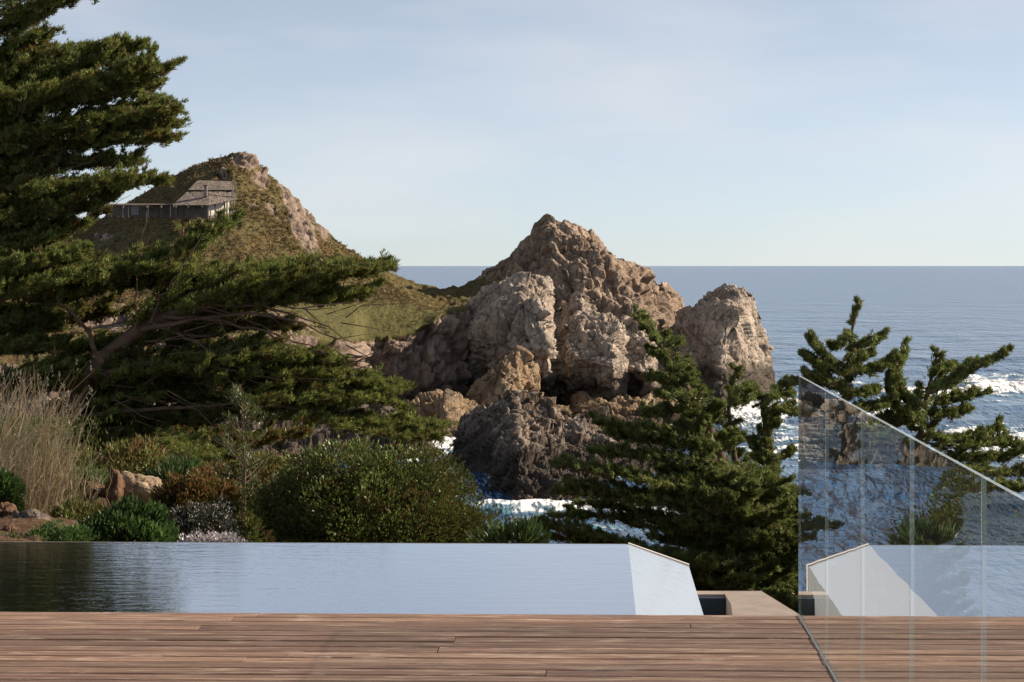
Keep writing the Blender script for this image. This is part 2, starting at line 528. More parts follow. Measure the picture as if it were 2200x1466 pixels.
# hill with the meadow and its cliff
def hill_material():
    m, n, l, b = mat('hill_scrubland')
    g, p = _pos(n, l)
    a = n.new('ShaderNodeAttribute'); a.attribute_name = 'rock'
    t1 = _noise(n, l, p, 0.16, 5, 0.65)
    t2 = _noise(n, l, p, 1.1, 6, 0.7)
    veg = _ramp(n, l, t2, [(0.28, (0.045, 0.042, 0.018)), (0.45, (0.10, 0.085, 0.035)), (0.6, (0.165, 0.135, 0.06)), (0.75, (0.22, 0.17, 0.095))])
    veg = _mix(n, l, _range(n, l, t1, 0.5, 0.68, 0, 0.7), veg, (0.15, 0.085, 0.04))
    a2 = n.new('ShaderNodeAttribute'); a2.attribute_name = 'lawn'
    lawn = _ramp(n, l, t2, [(0.3, (0.085, 0.085, 0.03)), (0.7, (0.175, 0.16, 0.07))])
    veg = _mix(n, l, a2.outputs['Fac'], veg, lawn)
    _, ps = _pos(n, l, (0.9, 0.9, 0.3), (0.3, 0.5, 0.2))
    rk = _ramp(n, l, _noise(n, l, ps, 0.8, 6, 0.7), [(0.3, (0.14, 0.10, 0.08)), (0.5, (0.29, 0.225, 0.18)), (0.7, (0.42, 0.34, 0.28))])
    sp = n.new('ShaderNodeSeparateXYZ'); l.new(g.outputs['Position'], sp.inputs[0])
    rk = _mix(n, l, _range(n, l, _math(n, l, 'ADD', sp.outputs[2], _math(n, l, 'MULTIPLY', t1, 6.0)), SEA + 5, SEA + 8, 0.8, 0), rk, (0.045, 0.035, 0.03))
    f = _range(n, l, _math(n, l, 'ADD', a.outputs['Fac'], _math(n, l, 'MULTIPLY', _math(n, l, 'SUBTRACT', t2, 0.5), 1.1)), 0.42, 0.58)
    l.new(_mix(n, l, f, veg, rk), b.inputs['Base Color'])
    b.inputs['Roughness'].default_value = 0.95
    b.inputs['Specular IOR Level'].default_value = 0.1
    _bump(n, l, b, _noise(n, l, p, 2.2, 8, 0.75), 1.0, 0.45)
    return m
M['hill'] = hill_material()

def build_hill():
    foot = base_line([(-300, 262), (100, 262), (420, 266), (560, 278), (700, 291), (765, 301), (785, 329), (870, 333), (960, 336), (1010, 340)])
    edge = [(-300, 800, 270), (100, 770, 272), (420, 730, 280), (560, 705, 292), (640, 706, 300), (700, 722, 304), (762, 729, 308), (785, 729, 334), (860, 724, 336), (905, 704, 338), (940, 682, 339), (960, 671, 341), (1010, 660, 345)]
    mead = [(-300, 700, 320), (100, 660, 325), (420, 640, 326), (560, 655, 325), (700, 662, 331), (800, 668, 337), (880, 668, 340), (930, 668, 341.5), (960, 668.5, 342), (1010, 659, 346)]
    mid = [(-300, 600, 390), (60, 560, 385), (250, 500, 368), (370, 468, 352), (440, 468, 350), (520, 480, 349), (620, 540, 347), (700, 580, 346), (790, 622, 345), (860, 646, 344), (915, 662, 343), (960, 668, 342.5), (1010, 658, 347)]
    upp = [(-300, 580, 400), (60, 530, 396), (250, 468, 385), (350, 415, 368), (420, 388, 362), (500, 372, 360), (560, 410, 359), (620, 450, 358), (700, 520, 356), (790, 582, 353), (850, 630, 350), (905, 658, 347), (945, 666, 344), (1010, 657, 348)]
    crest = [(-300, 560, 410), (60, 520, 408), (150, 500, 405), (250, 455, 398), (300, 418, 394), (360, 384, 390), (400, 364, 386), (440, 347, 381), (475, 333, 377), (500, 322, 374), (525, 322, 373), (545, 340, 373), (555, 360, 373), (580, 376, 373), (620, 405, 371), (650, 440, 370), (690, 490, 368), (720, 517, 366), (760, 543, 364), (800, 568, 361), (820, 597, 358), (857, 628, 354), (907, 656, 349), (945, 665, 345), (1010, 656.5, 349)]
    back = [(x, 900, Y + 30) for x, y, Y in crest]
    curves = [foot, edge, mead, mid, upp, crest, back]
    rows = [70, 40, 60, 55, 55, 10]
    P = loft(-300, 1010, 640, curves, rows, soft=3)
    U, PY = px_of(P)
    r = np.arange(P.shape[0])[:, None] + 0 * U
    cliff = sm(-r, -74, -62)
    rock = cliff.copy()
    def pt(x, y, rx, ry, rot=0.0, a=1.0):
        dx, dy = U - x, PY - y
        ex = dx * math.cos(rot) + dy * math.sin(rot); ey = -dx * math.sin(rot) + dy * math.cos(rot)
        return a * np.exp(-((ex / rx) ** 2 + (ey / ry) ** 2))
    for q in [(525, 345, 30, 22, 0.4, 1.1), (490, 335, 20, 8, 0.3, .8), (560, 388, 26, 20, 0.8, .9), (480, 372, 12, 14, 0, .7), (640, 455, 60, 24, 0.95, 1.0), (650, 500, 62, 20, 0.95, .95), (585, 455, 34, 12, 0.9, .7), (610, 410, 30, 10, 0.9, .8), (690, 500, 24, 12, 0.9, .9), (545, 440, 12, 16, 0.3, .6), (500, 465, 26, 10, 0, .6),
              (620, 690, 90, 16, 0.25, 0.75), (560, 640, 40, 16, 0, .7), (230, 510, 26, 10, 0, .8), (190, 480, 30, 8, 0.3, .6), (300, 690, 260, 40, 0.05, .7)]:
        rock = np.maximum(rock, pt(*q))
    lawn = sm(U, 560, 640) * sm(PY, 630, 665) * (1 - cliff)
    n = gnormals(P)
    d1 = crag(P, [(5.5, 1.5), (2.2, .9), (1.0, .42)], 3, rotm(.2, .4, .3), (1, 1, .5))
    scr = fbm(P / np.array([1.6, 2.4, 1.6]), 4, 8, .6)
    d = d1 * np.clip(rock, 0, 1) * (0.75 + 0.3 * cliff) + (1 - np.clip(rock, 0, 1)) * (0.22 * scr + 0.08 * fbm(P / .5, 3, 21)) * (1 - .55 * lawn)
    Q = P + n * d[..., None]
    tag(mesh('hill', Q.reshape(-1, 3), grid_faces(*P.shape[:2]), M['hill'], None, True, {'rock': np.clip(rock, 0, 1), 'lawn': lawn}), kind='structure')
    return Q, np.clip(rock, 0, 1), cliff, lawn
HQ, HR, HC, HL = build_hill()

# dark saddle behind the meadow, joining hill and great rock
sad_crest = [(740, 530, 405), (800, 566, 405), (844, 588, 404), (880, 604, 402), (905, 612, 400), (945, 618, 398), (985, 615, 397), (1020, 604, 396), (1060, 586, 396), (1110, 560, 398), (1160, 540, 402)]
sad_mid = [(740, 640, 372), (850, 650, 368), (945, 672, 362), (1010, 665, 362), (1060, 650, 366), (1160, 640, 372)]
sad_foot = base_line([(740, 352), (945, 352), (1160, 360)])
P = loft(740, 1160, 220, [sad_foot, sad_mid, sad_crest, [(x, 800, Y + 25) for x, y, Y in sad_crest]], [30, 60, 8], soft=2)
n_ = gnormals(P)
P = P + n_ * (0.35 * fbm(P / 1.6, 4, 77, .6))[..., None]
U, PY = px_of(P)
tag(mesh('saddle_ridge', P.reshape(-1, 3), grid_faces(*P.shape[:2]), M['hill'], None, True, {'rock': 0.42 * sm(U, 980, 1100) + 0.1, 'lawn': 0.25 * (1 - sm(U, 860, 960))}), kind='structure')

# great pointed rock
crest = [(1000, 625, 398), (1040, 598, 399), (1070, 576, 399), (1100, 546, 399), (1130, 515, 399), (1160, 486, 398), (1180, 467, 397), (1195, 464, 397), (1215, 472, 397), (1250, 487, 397), (1272, 500, 397), (1288, 514, 397), (1300, 535, 397), (1320, 548, 398), (1345, 562, 399), (1372, 576, 400), (1400, 590, 402), (1430, 605, 404), (1452, 620, 405), (1466, 645, 406), (1477, 668, 407), (1482, 690, 408), (1486, 760, 408)]
hi = [(1000, 650, 388), (1100, 590, 387), (1180, 520, 386), (1250, 530, 382), (1290, 545, 380.5), (1330, 575, 381), (1380, 610, 382), (1400, 625, 386), (1440, 640, 394), (1476, 690, 404), (1486, 770, 406)]
lo = [(1000, 700, 378), (1100, 660, 376), (1200, 640, 373), (1300, 650, 369), (1370, 670, 367.5), (1405, 690, 370), (1440, 710, 385), (1486, 790, 400)]
ft = base_line([(1000, 368), (1100, 366), (1300, 362), (1400, 362), (1440, 380), (1486, 392)])
P = loft(1000, 1486, 330, [ft, lo, hi, crest, [(x, 900, Y + 22) for x, y, Y in crest]], [50, 90, 90, 10], soft=3)
o, _ = surf('pointed_rock', P, [(7.5, 1.05), (3.2, .72), (1.3, .24), (.6, .1)], 21, M['rock'], (0.25, 0.55, 0.35), (1.3, .9, .6), soft=.15)
tag(o, 'tall pointed brown rock rising above the horizon, right of the grassy saddle', 'rock')

# pale fissured rock in front of it
crest = [(885, 790, 352), (900, 752, 352), (940, 702, 352), (975, 670, 351), (1010, 642, 350), (1030, 617, 349), (1060, 600, 348), (1080, 593, 348), (1100, 603, 348), (1112, 590, 348), (1126, 584, 349), (1150, 591, 349), (1170, 606, 349), (1182, 632, 350), (1198, 655, 352), (1216, 640, 350), (1236, 621, 349), (1252, 627, 348), (1270, 652, 348), (1290, 670, 347), (1312, 676, 346), (1342, 673, 346), (1366, 692, 346), (1382, 703, 347), (1400, 722, 349), (1410, 760, 352), (1416, 800, 355), (1422, 850, 358)]
hi = [(885, 800, 350), (940, 735, 347), (1000, 690, 343), (1060, 660, 338), (1120, 650, 334), (1175, 668, 332), (1198, 700, 341), (1215, 700, 338), (1290, 712, 334), (1325, 720, 333), (1350, 735, 342), (1385, 745, 337), (1402, 752, 339), (1414, 800, 350), (1422, 852, 356)]
lo = [(885, 830, 350), (940, 770, 347), (1000, 745, 342), (1060, 740, 335), (1120, 745, 328), (1178, 755, 326), (1198, 770, 335), (1216, 770, 331), (1290, 775, 327), (1318, 785, 325), (1345, 790, 333), (1388, 800, 330), (1400, 802, 330), (1414, 830, 346), (1422, 856, 352)]
ft = base_line([(885, 350), (1000, 348), (1060, 343), (1120, 338), (1178, 334), (1200, 337), (1310, 333), (1345, 337), (1400, 334), (1422, 348)])
P = loft(885, 1422, 380, [ft, lo, hi, crest, [(x, 930, Y + 18) for x, y, Y in crest]], [70, 80, 80, 10], soft=2)
o, _ = surf('fissured_rock', P, [(7, .75), (3.0, .75), (1.25, .3), (.55, .12)], 33, M['rock_pale'], (0.25, 0.75, 0.4), (1.3, .9, .6), soft=.15)
tag(o, 'pale grey deeply fissured rock mass in front of the pointed rock', 'rock')

# sea stack
crest = [(1412, 720, 383), (1430, 702, 384), (1455, 688, 384), (1482, 664, 384), (1510, 640, 383), (1535, 622, 382), (1555, 617, 381), (1575, 614, 380), (1600, 619, 380), (1617, 627, 381), (1621, 645, 383), (1631, 682, 386), (1643, 722, 389), (1651, 760, 391), (1657, 800, 393), (1662, 830, 394), (1666, 850, 395)]
hi = [(1412, 740, 380), (1455, 710, 378), (1510, 680, 374), (1560, 660, 370), (1588, 665, 368), (1605, 680, 372), (1625, 720, 381), (1650, 780, 389), (1666, 855, 393)]
lo = [(1412, 790, 376), (1455, 770, 373), (1510, 760, 369), (1545, 765, 365.5), (1562, 770, 366), (1600, 785, 371), (1630, 800, 380), (1655, 820, 388), (1666, 860, 391)]
ft = base_line([(1412, 370), (1500, 364), (1550, 361), (1600, 367), (1640, 378), (1666, 388)])
P = loft(1412, 1666, 230, [ft, lo, hi, crest, [(x, 920, Y + 14) for x, y, Y in crest]], [60, 80, 70, 10], soft=3)
o, _ = surf('sea_stack', P, [(7, .8), (3.0, .58), (1.3, .22), (.6, .09)], 45, M['rock_pale'], (0.25, 0.5, 0.25), (1.3, .9, .6), soft=.15)
tag(o, 'blunt sea stack at the seaward end with a sunlit right face', 'rock')

# ochre rock pillar
crest = [(985, 880, 322), (1000, 858, 322), (1020, 825, 322), (1050, 795, 322), (1080, 762, 322), (1110, 757, 322), (1138, 770, 324), (1148, 786, 327), (1142, 812, 326), (1134, 838, 325), (1160, 850, 325), (1200, 866, 327), (1240, 890, 330), (1260, 905, 332)]
mid = [(985, 890, 319), (1020, 860, 317), (1060, 830, 314), (1085, 820, 313), (1110, 825, 316), (1134, 850, 322), (1160, 865, 321), (1200, 880, 323), (1260, 907, 330)]
ft = base_line([(985, 312), (1080, 306), (1140, 314), (1260, 322)])
P = loft(985, 1260, 190, [ft, mid, crest, [(x, 940, Y + 10) for x, y, Y in crest]], [50, 60, 8], soft=1)
o, _ = surf('ochre_rock', P, [(3.2, .9), (1.4, .48), (.6, .18)], 57, M['rock_gold'], (0.1, 0.3, 0.2), (1, 1, .45), soft=.1)
tag(o, 'ochre rock pillar with a sunlit right edge below the fissured rock', 'rock')

# reddish wave-cut ledge
crest = [(1225, 880, 330), (1260, 858, 332), (1300, 846, 335), (1350, 842, 336), (1400, 850, 336), (1450, 862, 336), (1500, 880, 336)]
mid = [(1225, 895, 322), (1300, 880, 320), (1380, 880, 318), (1440, 888, 320), (1500, 895, 324)]
ft = base_line([(1225, 312), (1380, 308), (1500, 315)])
P = loft(1225, 1500, 170, [ft, mid, crest, [(x, 930, Y + 10) for x, y, Y in crest]], [30, 50, 8], soft=1)
o, _ = surf('rock_ledge', P, [(3.5, .9), (1.5, .5), (.6, .2)], 61, M['rock_gold'], (0.1, 0.9, 0.5), (1, 1, .35), soft=.1)
tag(o, 'low reddish wave-cut rock ledge at the foot of the fissured rock', 'rock')

# small rock at the cove mouth
crest = [(862, 885, 300), (872, 866, 300), (886, 866, 300), (905, 860, 301), (935, 848, 301), (960, 838, 302), (985, 845, 302), (1000, 862, 302), (1016, 880, 302), (1030, 905, 303)]
mid = [(862, 900, 296), (930, 885, 293), (960, 875, 293), (985, 890, 296), (1030, 915, 300)]
ft = base_line([(862, 291), (950, 286), (990, 288), (1030, 295)])
P = loft(862, 1030, 130, [ft, mid, crest, [(x, 940, Y + 8) for x, y, Y in crest]], [40, 40, 8], soft=1)
o, _ = surf('cove_rock', P, [(3.2, .9), (1.4, .48), (.6, .18)], 71, M['rock_gold'], (0.1, 0.5, 0.2), (1, 1, .5), soft=.1)
tag(o, 'small brown rock with golden sunlit edges left of the dark island', 'rock')

# shore rock under the big spreading cypress
crest = [(380, 900, 270), (480, 860, 275), (560, 800, 285), (640, 770, 290), (700, 800, 288), (760, 845, 284), (800, 862, 280), (840, 870, 276), (870, 890, 272), (885, 915, 268), (898, 935, 266), (935, 957, 266)]
mid = [(380, 960, 258), (560, 880, 266), (700, 880, 268), (800, 905, 264), (860, 930, 261), (935, 962, 262)]
ft = base_line([(380, 246), (600, 252), (800, 254), (880, 257), (935, 261)])
P = loft(380, 935, 260, [ft, mid, crest, [(x, 990, Y + 14) for x, y, Y in crest]], [40, 50, 8], soft=2)
o, _ = surf('shore_rock', P, [(4.5, 1.2), (2.0, .7), (.8, .28)], 83, M['rock_pale'], (0.2, 0.5, 0.6), (1, 1, .5), soft=.1)
tag(o, 'pinkish shore rock sloping to the cove behind the spreading cypress', 'rock')

# dark island in the cove
crest = [(944, 1002, 253), (955, 992, 253), (972, 975, 253), (976, 930, 254), (988, 890, 254), (1010, 874, 253), (1050, 860, 252), (1085, 850, 251), (1115, 850, 250), (1150, 856, 249), (1190, 871, 248), (1230, 887, 248), (1246, 897, 248), (1290, 907, 249), (1320, 918, 249), (1360, 914, 249), (1392, 930, 250), (1420, 960, 252), (1440, 990, 254)]
hi = [(944, 1004, 252), (972, 985, 251), (985, 930, 248), (1040, 900, 243), (1110, 890, 240), (1140, 910, 242), (1200, 925, 241), (1240, 940, 238), (1290, 945, 240), (1360, 945, 240), (1440, 995, 249)]
lo = [(944, 1008, 250), (972, 995, 248), (1010, 970, 240), (1060, 960, 233), (1110, 945, 228), (1160, 965, 229), (1210, 990, 228), (1260, 990, 229), (1320, 985, 233), (1440, 1000, 242)]
ft = base_line([(944, 249), (1000, 238), (1060, 225), (1120, 215), (1180, 214), (1240, 217), (1320, 224), (1440, 235)])
P = loft(944, 1440, 330, [ft, lo, hi, crest, [(x, 1010, Y + 12) for x, y, Y in crest]], [70, 60, 60, 8], soft=2)
o, _ = surf('island_rock', P, [(4.0, .6), (1.8, .5), (.8, .26), (.38, .11)], 91, M['rock_dark'], (0.3, 0.85, 0.5), (1.3, .9, .6), soft=.12)
tag(o, 'low dark craggy island rock in the cove ringed by white surf', 'rock')

# ------------------------------------------------------------------ foliage builder
class Leaves:
    def __init__(s): s.p, s.d, s.L, s.W, s.t = [], [], [], [], []
    def add(s, p, d, L, Wd, t):
        n = len(p)
        s.p.append(p); s.d.append(d / (np.linalg.norm(d, axis=1, keepdims=True) + 1e-9))
        s.L.append(np.broadcast_to(L, (n,))); s.W.append(np.broadcast_to(Wd, (n,))); s.t.append(np.broadcast_to(t, (n,)))
    def count(s): return sum(len(x) for x in s.p)
    def build(s, name, m, parent, shape='tri'):
        p, d = np.concatenate(s.p), np.concatenate(s.d)
        L, Wd, t = np.concatenate(s.L), np.concatenate(s.W), np.concatenate(s.t)
        n = len(p)
        r = rng.normal(size=(n, 3))
        sd = np.cross(d, r); sd /= np.linalg.norm(sd, axis=1, keepdims=True) + 1e-9
        if shape == 'tri':
            V = np.stack([p - sd * Wd[:, None] / 2, p + sd * Wd[:, None] / 2, p + d * L[:, None]], 1).reshape(-1, 3)
            Fs = np.arange(3 * n).reshape(n, 3); k = 3
        else:
            nn = np.cross(d, sd)
            q = p + d * (L * 0.5)[:, None] + nn * (L * 0.1)[:, None]
            V = np.stack([p, q + sd * Wd[:, None] / 2, p + d * L[:, None], q - sd * Wd[:, None] / 2], 1).reshape(-1, 3)
            Fs = np.arange(4 * n).reshape(n, 4); k = 4
        return mesh(name, V, Fs, m, parent, False, {'tint': np.repeat(np.clip(t, 0, 1), k)})

UP = np.array([0, 0, 1.0])

def poly(P, t):
    P = np.asarray(P, float)
    seg = np.linalg.norm(np.diff(P, axis=0), axis=1); s = np.concatenate([[0], np.cumsum(seg)]); s /= s[-1]
    return np.stack([np.interp(t, s, P[:, k]) for k in range(3)], -1)

class Tree:
    def __init__(s, blade=(0.085, 0.024), sprigs=16, per=5, upness=0.5, brown=0.12, jit=.3):
        s.lv = Leaves(); s.wood = MB(); s.b = blade; s.sp = sprigs; s.per = per; s.up = upness; s.brown = brown; s.jit = jit; s.subk = 5; s.subs = .72; s.tipk = .3; s.lift = .4; s.long = 1.15
    def clumps(s, c, d, size, tint=None, brown=None):
        """c (K,3) centres, d (K,3) growth directions, size (K,) metres"""
        K = len(c); n = s.sp
        d = d / (np.linalg.norm(d, axis=1, keepdims=True) + 1e-9)
        sv = np.cross(d, UP); sv /= np.linalg.norm(sv, axis=1, keepdims=True) + 1e-9
        uv = np.cross(sv, d)
        a = rng.uniform(-1, 1, (K, n)); w = rng.normal(0, .45, (K, n)); h = rng.uniform(-.35, .6, (K, n)) * (1 - 0.6 * np.abs(w).clip(0, 1))
        wid = (1 - 0.75 * (a * .5 + .5))
        p = c[:, None] + size[:, None, None] * (a[..., None] * d[:, None] * s.long + (w * wid)[..., None] * sv[:, None] * .8 / s.long + (h * (0.45 + .55 * wid))[..., None] * uv[:, None] * .55 / s.long)
        p = p.reshape(-1, 3)
        dd = np.repeat(d, n, 0) + s.up * uv.repeat(n, 0) * (0.3 + np.clip(h.reshape(-1, 1) + .35, 0, 1) * 1.2) + (w.reshape(-1, 1) * sv.repeat(n, 0)) * 1.0
        dd += rng.normal(0, .3, dd.shape)
        tb = (rng.uniform(0.26, 0.85, K) if tint is None else tint)
        t = np.repeat(tb, n) + rng.normal(0, .1, K * n)
        br = s.brown if brown is None else brown
        t = np.where(rng.random(K * n) < br, rng.uniform(0, .2, K * n), t.clip(.22, 1))
        m = s.per
        P = np.repeat(p, m, 0); Dd = np.repeat(dd / np.linalg.norm(dd, axis=1, keepdims=True), m, 0) + rng.normal(0, .3, (len(p) * m, 3))
        P = P + rng.normal(0, .35, P.shape) * s.b[0] * .6
        q = len(P)
        s.lv.add(P, Dd, s.b[0] * rng.uniform(.6, 1.25, q), s.b[1] * rng.uniform(.7, 1.3, q), np.repeat(t, m) + rng.normal(0, .05, q))
    def frond(s, P, up, dn, depth, K, size, taper=0.6, rad=0.03, tip_up=0.25, brown=None, start=0.0, twigs=True, tint=None, subs=0, sublen=.3):
        """foliage carried along a branch P (world pts); up/dn/depth = sleeve in metres"""
        P = np.asarray(P, float)
        t = start + (1 - start) * rng.random(K) ** 0.85
        t[:2] = 0.97
        c = poly(P, t); tan = poly(P, np.minimum(t + .04, 1)) - poly(P, np.maximum(t - .04, 0))
        tan /= np.linalg.norm(tan, axis=1, keepdims=True) + 1e-9
        k = (1 - t ** 2.2) ** taper * 0.92 + 0.08
        w = rng.uniform(-1, 1, K); v = rng.uniform(-1, 1, K) * (1 - .5 * np.abs(w))
        side = np.cross(tan, UP); side /= np.linalg.norm(side, axis=1, keepdims=True) + 1e-9
        org = c.copy()
        c = c + side * (w * depth * k)[:, None] + UP * (np.where(v > 0, v * up, v * dn) * k)[:, None]
        d = tan + side * (w * .8)[:, None] + UP * tip_up + rng.normal(0, s.jit, c.shape)
        s.clumps(c, d, size * np.exp(rng.normal(-.05, .34, K)) * (1.12 - s.tipk * t), tint, brown)
        if subs:
            Ln = np.linalg.norm(np.diff(P, axis=0), axis=1).sum()
            for i in range(subs):
                ti = rng.uniform(.2, .9); b0 = poly(P, np.array([ti]))[0]
                tg = poly(P, np.array([min(1, ti + .03)]))[0] - poly(P, np.array([max(0, ti - .05)]))[0]; tg /= np.linalg.norm(tg) + 1e-9
                sd_ = np.cross(tg, UP); sd_ /= np.linalg.norm(sd_) + 1e-9
                dv = tg * 1.1 + sd_ * rng.uniform(-.6, .6) + UP * rng.uniform(-.25, s.lift)
                dv /= np.linalg.norm(dv); sl = min(sublen, .45 * Ln) * rng.uniform(.5, 1.1)
                s.frond([b0, b0 + dv * sl * .5 + UP * .03 * sl, b0 + dv * sl + UP * .12 * sl], up * .3, dn * .25, depth * .15, s.subk, size * s.subs, rad=rad * .35, brown=brown, twigs=False, tint=None)
        q = np.linspace(0, 1, 7)
        s.wood.tube(poly(P, q), rad * (1 - .85 * q) + .004, 5)
        if twigs:
            for i in range(K):
                a = poly(P, np.array([max(0, t[i] - .12)]))[0]
                mdl = (a + c[i]) / 2 + rng.normal(0, .03, 3) - UP * .02
                s.wood.tube([a, mdl, c[i]], [max(.004, rad * .22), max(.003, rad * .15), .002], 3)

def pxl(pts, Y):
    return [at(p[0], p[1], p[2] if len(p) > 2 else Y) for p in pts]

def finish(tree, name, root, leafm, trunk_pts=None, trunk_r=None, trunk_name='trunk', crown='crown'):
    if trunk_pts is not None:
        P = np.asarray(trunk_pts, float); q = np.linspace(0, 1, 26)
        T = poly(P, q)
        T = T + 0.02 * np.stack([fbm(T * 1.7 + k * 9, 3, 5 + k) for k in range(3)], -1)
        b = MB(); b.tube(T, np.interp(q, np.linspace(0, 1, len(trunk_r)), trunk_r), 10)
        b.build(trunk_name, M['bark'], root, True)
    tree.wood.build('branches', M['bark'], root)
    tree.lv.build(crown, leafm, root)

# ------------------------------------------------------------------ garden ground
def ground_z(X, Y):
    left = -0.36 - (0.105 - 0.075 * sm(-X, 2.6, 3.6)) * (Y - 16)
    right = -1.15 - 0.33 * (Y - 16)
    k = sm(X, -1.9, 0.9)
    z = left * (1 - k) + right * k
    z = z - 16 * sm(Y, 44, 75) - 0.6 * sm(Y, 22.3, 29) * (1 - k)
    bank = 0.06 * np.exp(-((X + 4.4) / .9) ** 2 - ((Y - 19) / 2.0) ** 2)
    return z + bank
def build_ground():
    xs = np.concatenate([np.linspace(-30, -6.2, 20), np.linspace(-6, 3, 150), np.linspace(3.2, 34, 30)])
    ys = np.concatenate([np.linspace(15.42, 27, 170), np.linspace(27.4, 110, 60)])
    X, Y = np.meshgrid(xs, ys)
    Z = ground_z(X, Y)
    P = np.stack([X, Y, Z], -1)
    Z = Z + 0.05 * fbm(P * 1.6, 4, 3) + 0.035 * np.abs(fbm(P * 5, 3, 4)) + 0.4 * fbm(P / 4, 3, 9) * sm(Y, 28, 40)
    P = np.stack([X, Y, np.maximum(Z, SEA - 2)], -1)
    m, n, l, b = mat('garden_soil')
    g, p = _pos(n, l)
    t = _noise(n, l, p, 2.2, 6, 0.7)
    t3 = _noise(n, l, p, 14, 4, 0.7)
    c = _ramp(n, l, t3, [(0.3, (0.05, 0.03, 0.019)), (0.55, (0.10, 0.06, 0.038)), (0.75, (0.16, 0.105, 0.07))])
    c = _mix(n, l, _range(n, l, t, 0.5, 0.62, 0, .75), c, (0.05, 0.06, 0.02))
    l.new(c, b.inputs['Base Color'])
    b.inputs['Roughness'].default_value = 0.95
    b.inputs['Specular IOR Level'].default_value = 0.1
    _bump(n, l, b, t3, 0.8, 0.04)
    tag(mesh('ground', P.reshape(-1, 3), grid_faces(*X.shape), m, None, True), kind='structure')
build_ground()

# ------------------------------------------------------------------ deck, pool, balustrade  (local frame s = along boards, t = away from camera)
ANG = math.atan(186 / F)
GX, GY = (1718 - 1100) * 11.24 / F, 11.24
def L2W(s, t, z=0.0):
    return (GX + s * math.cos(ANG) + t * math.sin(ANG), GY - s * math.sin(ANG) + t * math.cos(ANG), z)
def lbox(mb, s0, s1, t0, t1, z0, z1):
    return mb.prism([L2W(s0, t0, z0), L2W(s1, t0, z0), L2W(s1, t1, z0), L2W(s0, t1, z0)], [L2W(s0, t0, z1), L2W(s1, t0, z1), L2W(s1, t1, z1), L2W(s0, t1, z1)])

def plank_mat():
    m, n, l, b = mat('weathered_hardwood')
    tcn = n.new('ShaderNodeTexCoord')
    oi = n.new('ShaderNodeObjectInfo')
    mp = n.new('ShaderNodeMapping')
    mp.inputs['Scale'].default_value = (0.55, 14, 14)
    ad = n.new('ShaderNodeVectorMath'); ad.operation = 'ADD'
    cx = n.new('ShaderNodeCombineXYZ')
    l.new(_math(n, l, 'MULTIPLY', oi.outputs['Random'], 97.0), cx.inputs[0]); l.new(_math(n, l, 'MULTIPLY', oi.outputs['Random'], 31.0), cx.inputs[1])
    l.new(tcn.outputs['Object'], ad.inputs[0]); l.new(cx.outputs[0], ad.inputs[1]); l.new(ad.outputs[0], mp.inputs[0])
    g1 = _noise(n, l, mp.outputs[0], 2.2, 6, 0.7, 0.7)
    g2 = _noise(n, l, mp.outputs[0], 6.0, 5, 0.8, 0.4)
    c = _ramp(n, l, g1, [(0.34, (0.115, 0.064, 0.04)), (0.5, (0.245, 0.15, 0.10)), (0.66, (0.40, 0.28, 0.20))])
    c = _mix(n, l, _range(n, l, g2, 0.47, 0.58, 0, 0.75), c, (0.105, 0.06, 0.042))
    mp2 = n.new('ShaderNodeMapping'); mp2.inputs['Scale'].default_value = (1.4, 9, 9); l.new(ad.outputs[0], mp2.inputs[0])
    wv = _noise(n, l, mp2.outputs[0], 2.4, 6, 0.75, 0.5)
    c = _mix(n, l, _range(n, l, wv, 0.54, 0.66, 0, 0.8), c, (0.56, 0.44, 0.35))
    tone = _range(n, l, oi.outputs['Random'], 0, 1, 0.64, 1.16)
    hv = n.new('ShaderNodeHueSaturation'); l.new(c, hv.inputs['Color']); l.new(tone, hv.inputs['Value'])
    l.new(hv.outputs[0], b.inputs['Base Color'])
    b.inputs['Roughness'].default_value = 0.62
    b.inputs['Specular IOR Level'].default_value = 0.3
    _bump(n, l, b, _math(n, l, 'ADD', g1, _math(n, l, 'MULTIPLY', g2, .5)), 0.35, 0.004)
    return m
M['plank'] = plank_mat()

deck = empty('deck', L2W(0, -2, -0.1), kind='structure')
deck.rotation_euler = (0, 0, -ANG)
def plank(s0, s1, t0, t1, dz=0.0, tilt=0.0):
    """bevelled board; local x runs along the board"""
    l, w, h, bv = s1 - s0, t1 - t0, 0.03, 0.004
    V, Fs = [], []
    prof = [(0, -h), (w, -h), (w, -bv), (w - bv, 0), (bv, 0), (0, -bv)]
    for i, x in enumerate((0, l)):
        for y, z in prof: V.append((x, y, z))
    Fs = [[0, 1, 2, 3, 4, 5][::-1], [6, 7, 8, 9, 10, 11]] + [[i, (i + 1) % 6, 6 + (i + 1) % 6, 6 + i] for i in range(6)]
    me = D.meshes.new('plank'); me.from_pydata(V, [], Fs); me.update(); me.materials.append(M['plank'])
    o = D.objects.new('plank', me); COL.objects.link(o)
    o.parent = deck
    o.location = (s0, t0 + 2, dz + 0.1)
    o.rotation_euler = (0, 0, tilt)
    return o
BW = 0.1425
joints = {0: [-2.42], 1: [-2.52, 2.4], 2: [-0.5, 3.3], 3: [-2.62, 3.0], 4: [], 5: [-1.5], 6: [1.9], 7: [-1.55, 3.6], 8: [-2.15], 9: [-2.3, 2.6], 10: [0.7], 11: [-1.1], 12: [2.2]}
for r in range(34):
    t1 = -r * BW; t0 = t1 - BW + rng.uniform(.013, .019)
    js = [-7.5] + sorted(joints.get(r, [rng.uniform(-4, 4)])) + [8.5]
    for a, b_ in zip(js[:-1], js[1:]):
        plank(a + .002, b_ - .002, t0, t1 - rng.uniform(0, .002), rng.uniform(-.0018, .0018), rng.uniform(-.00025, .00025))
mb = MB()
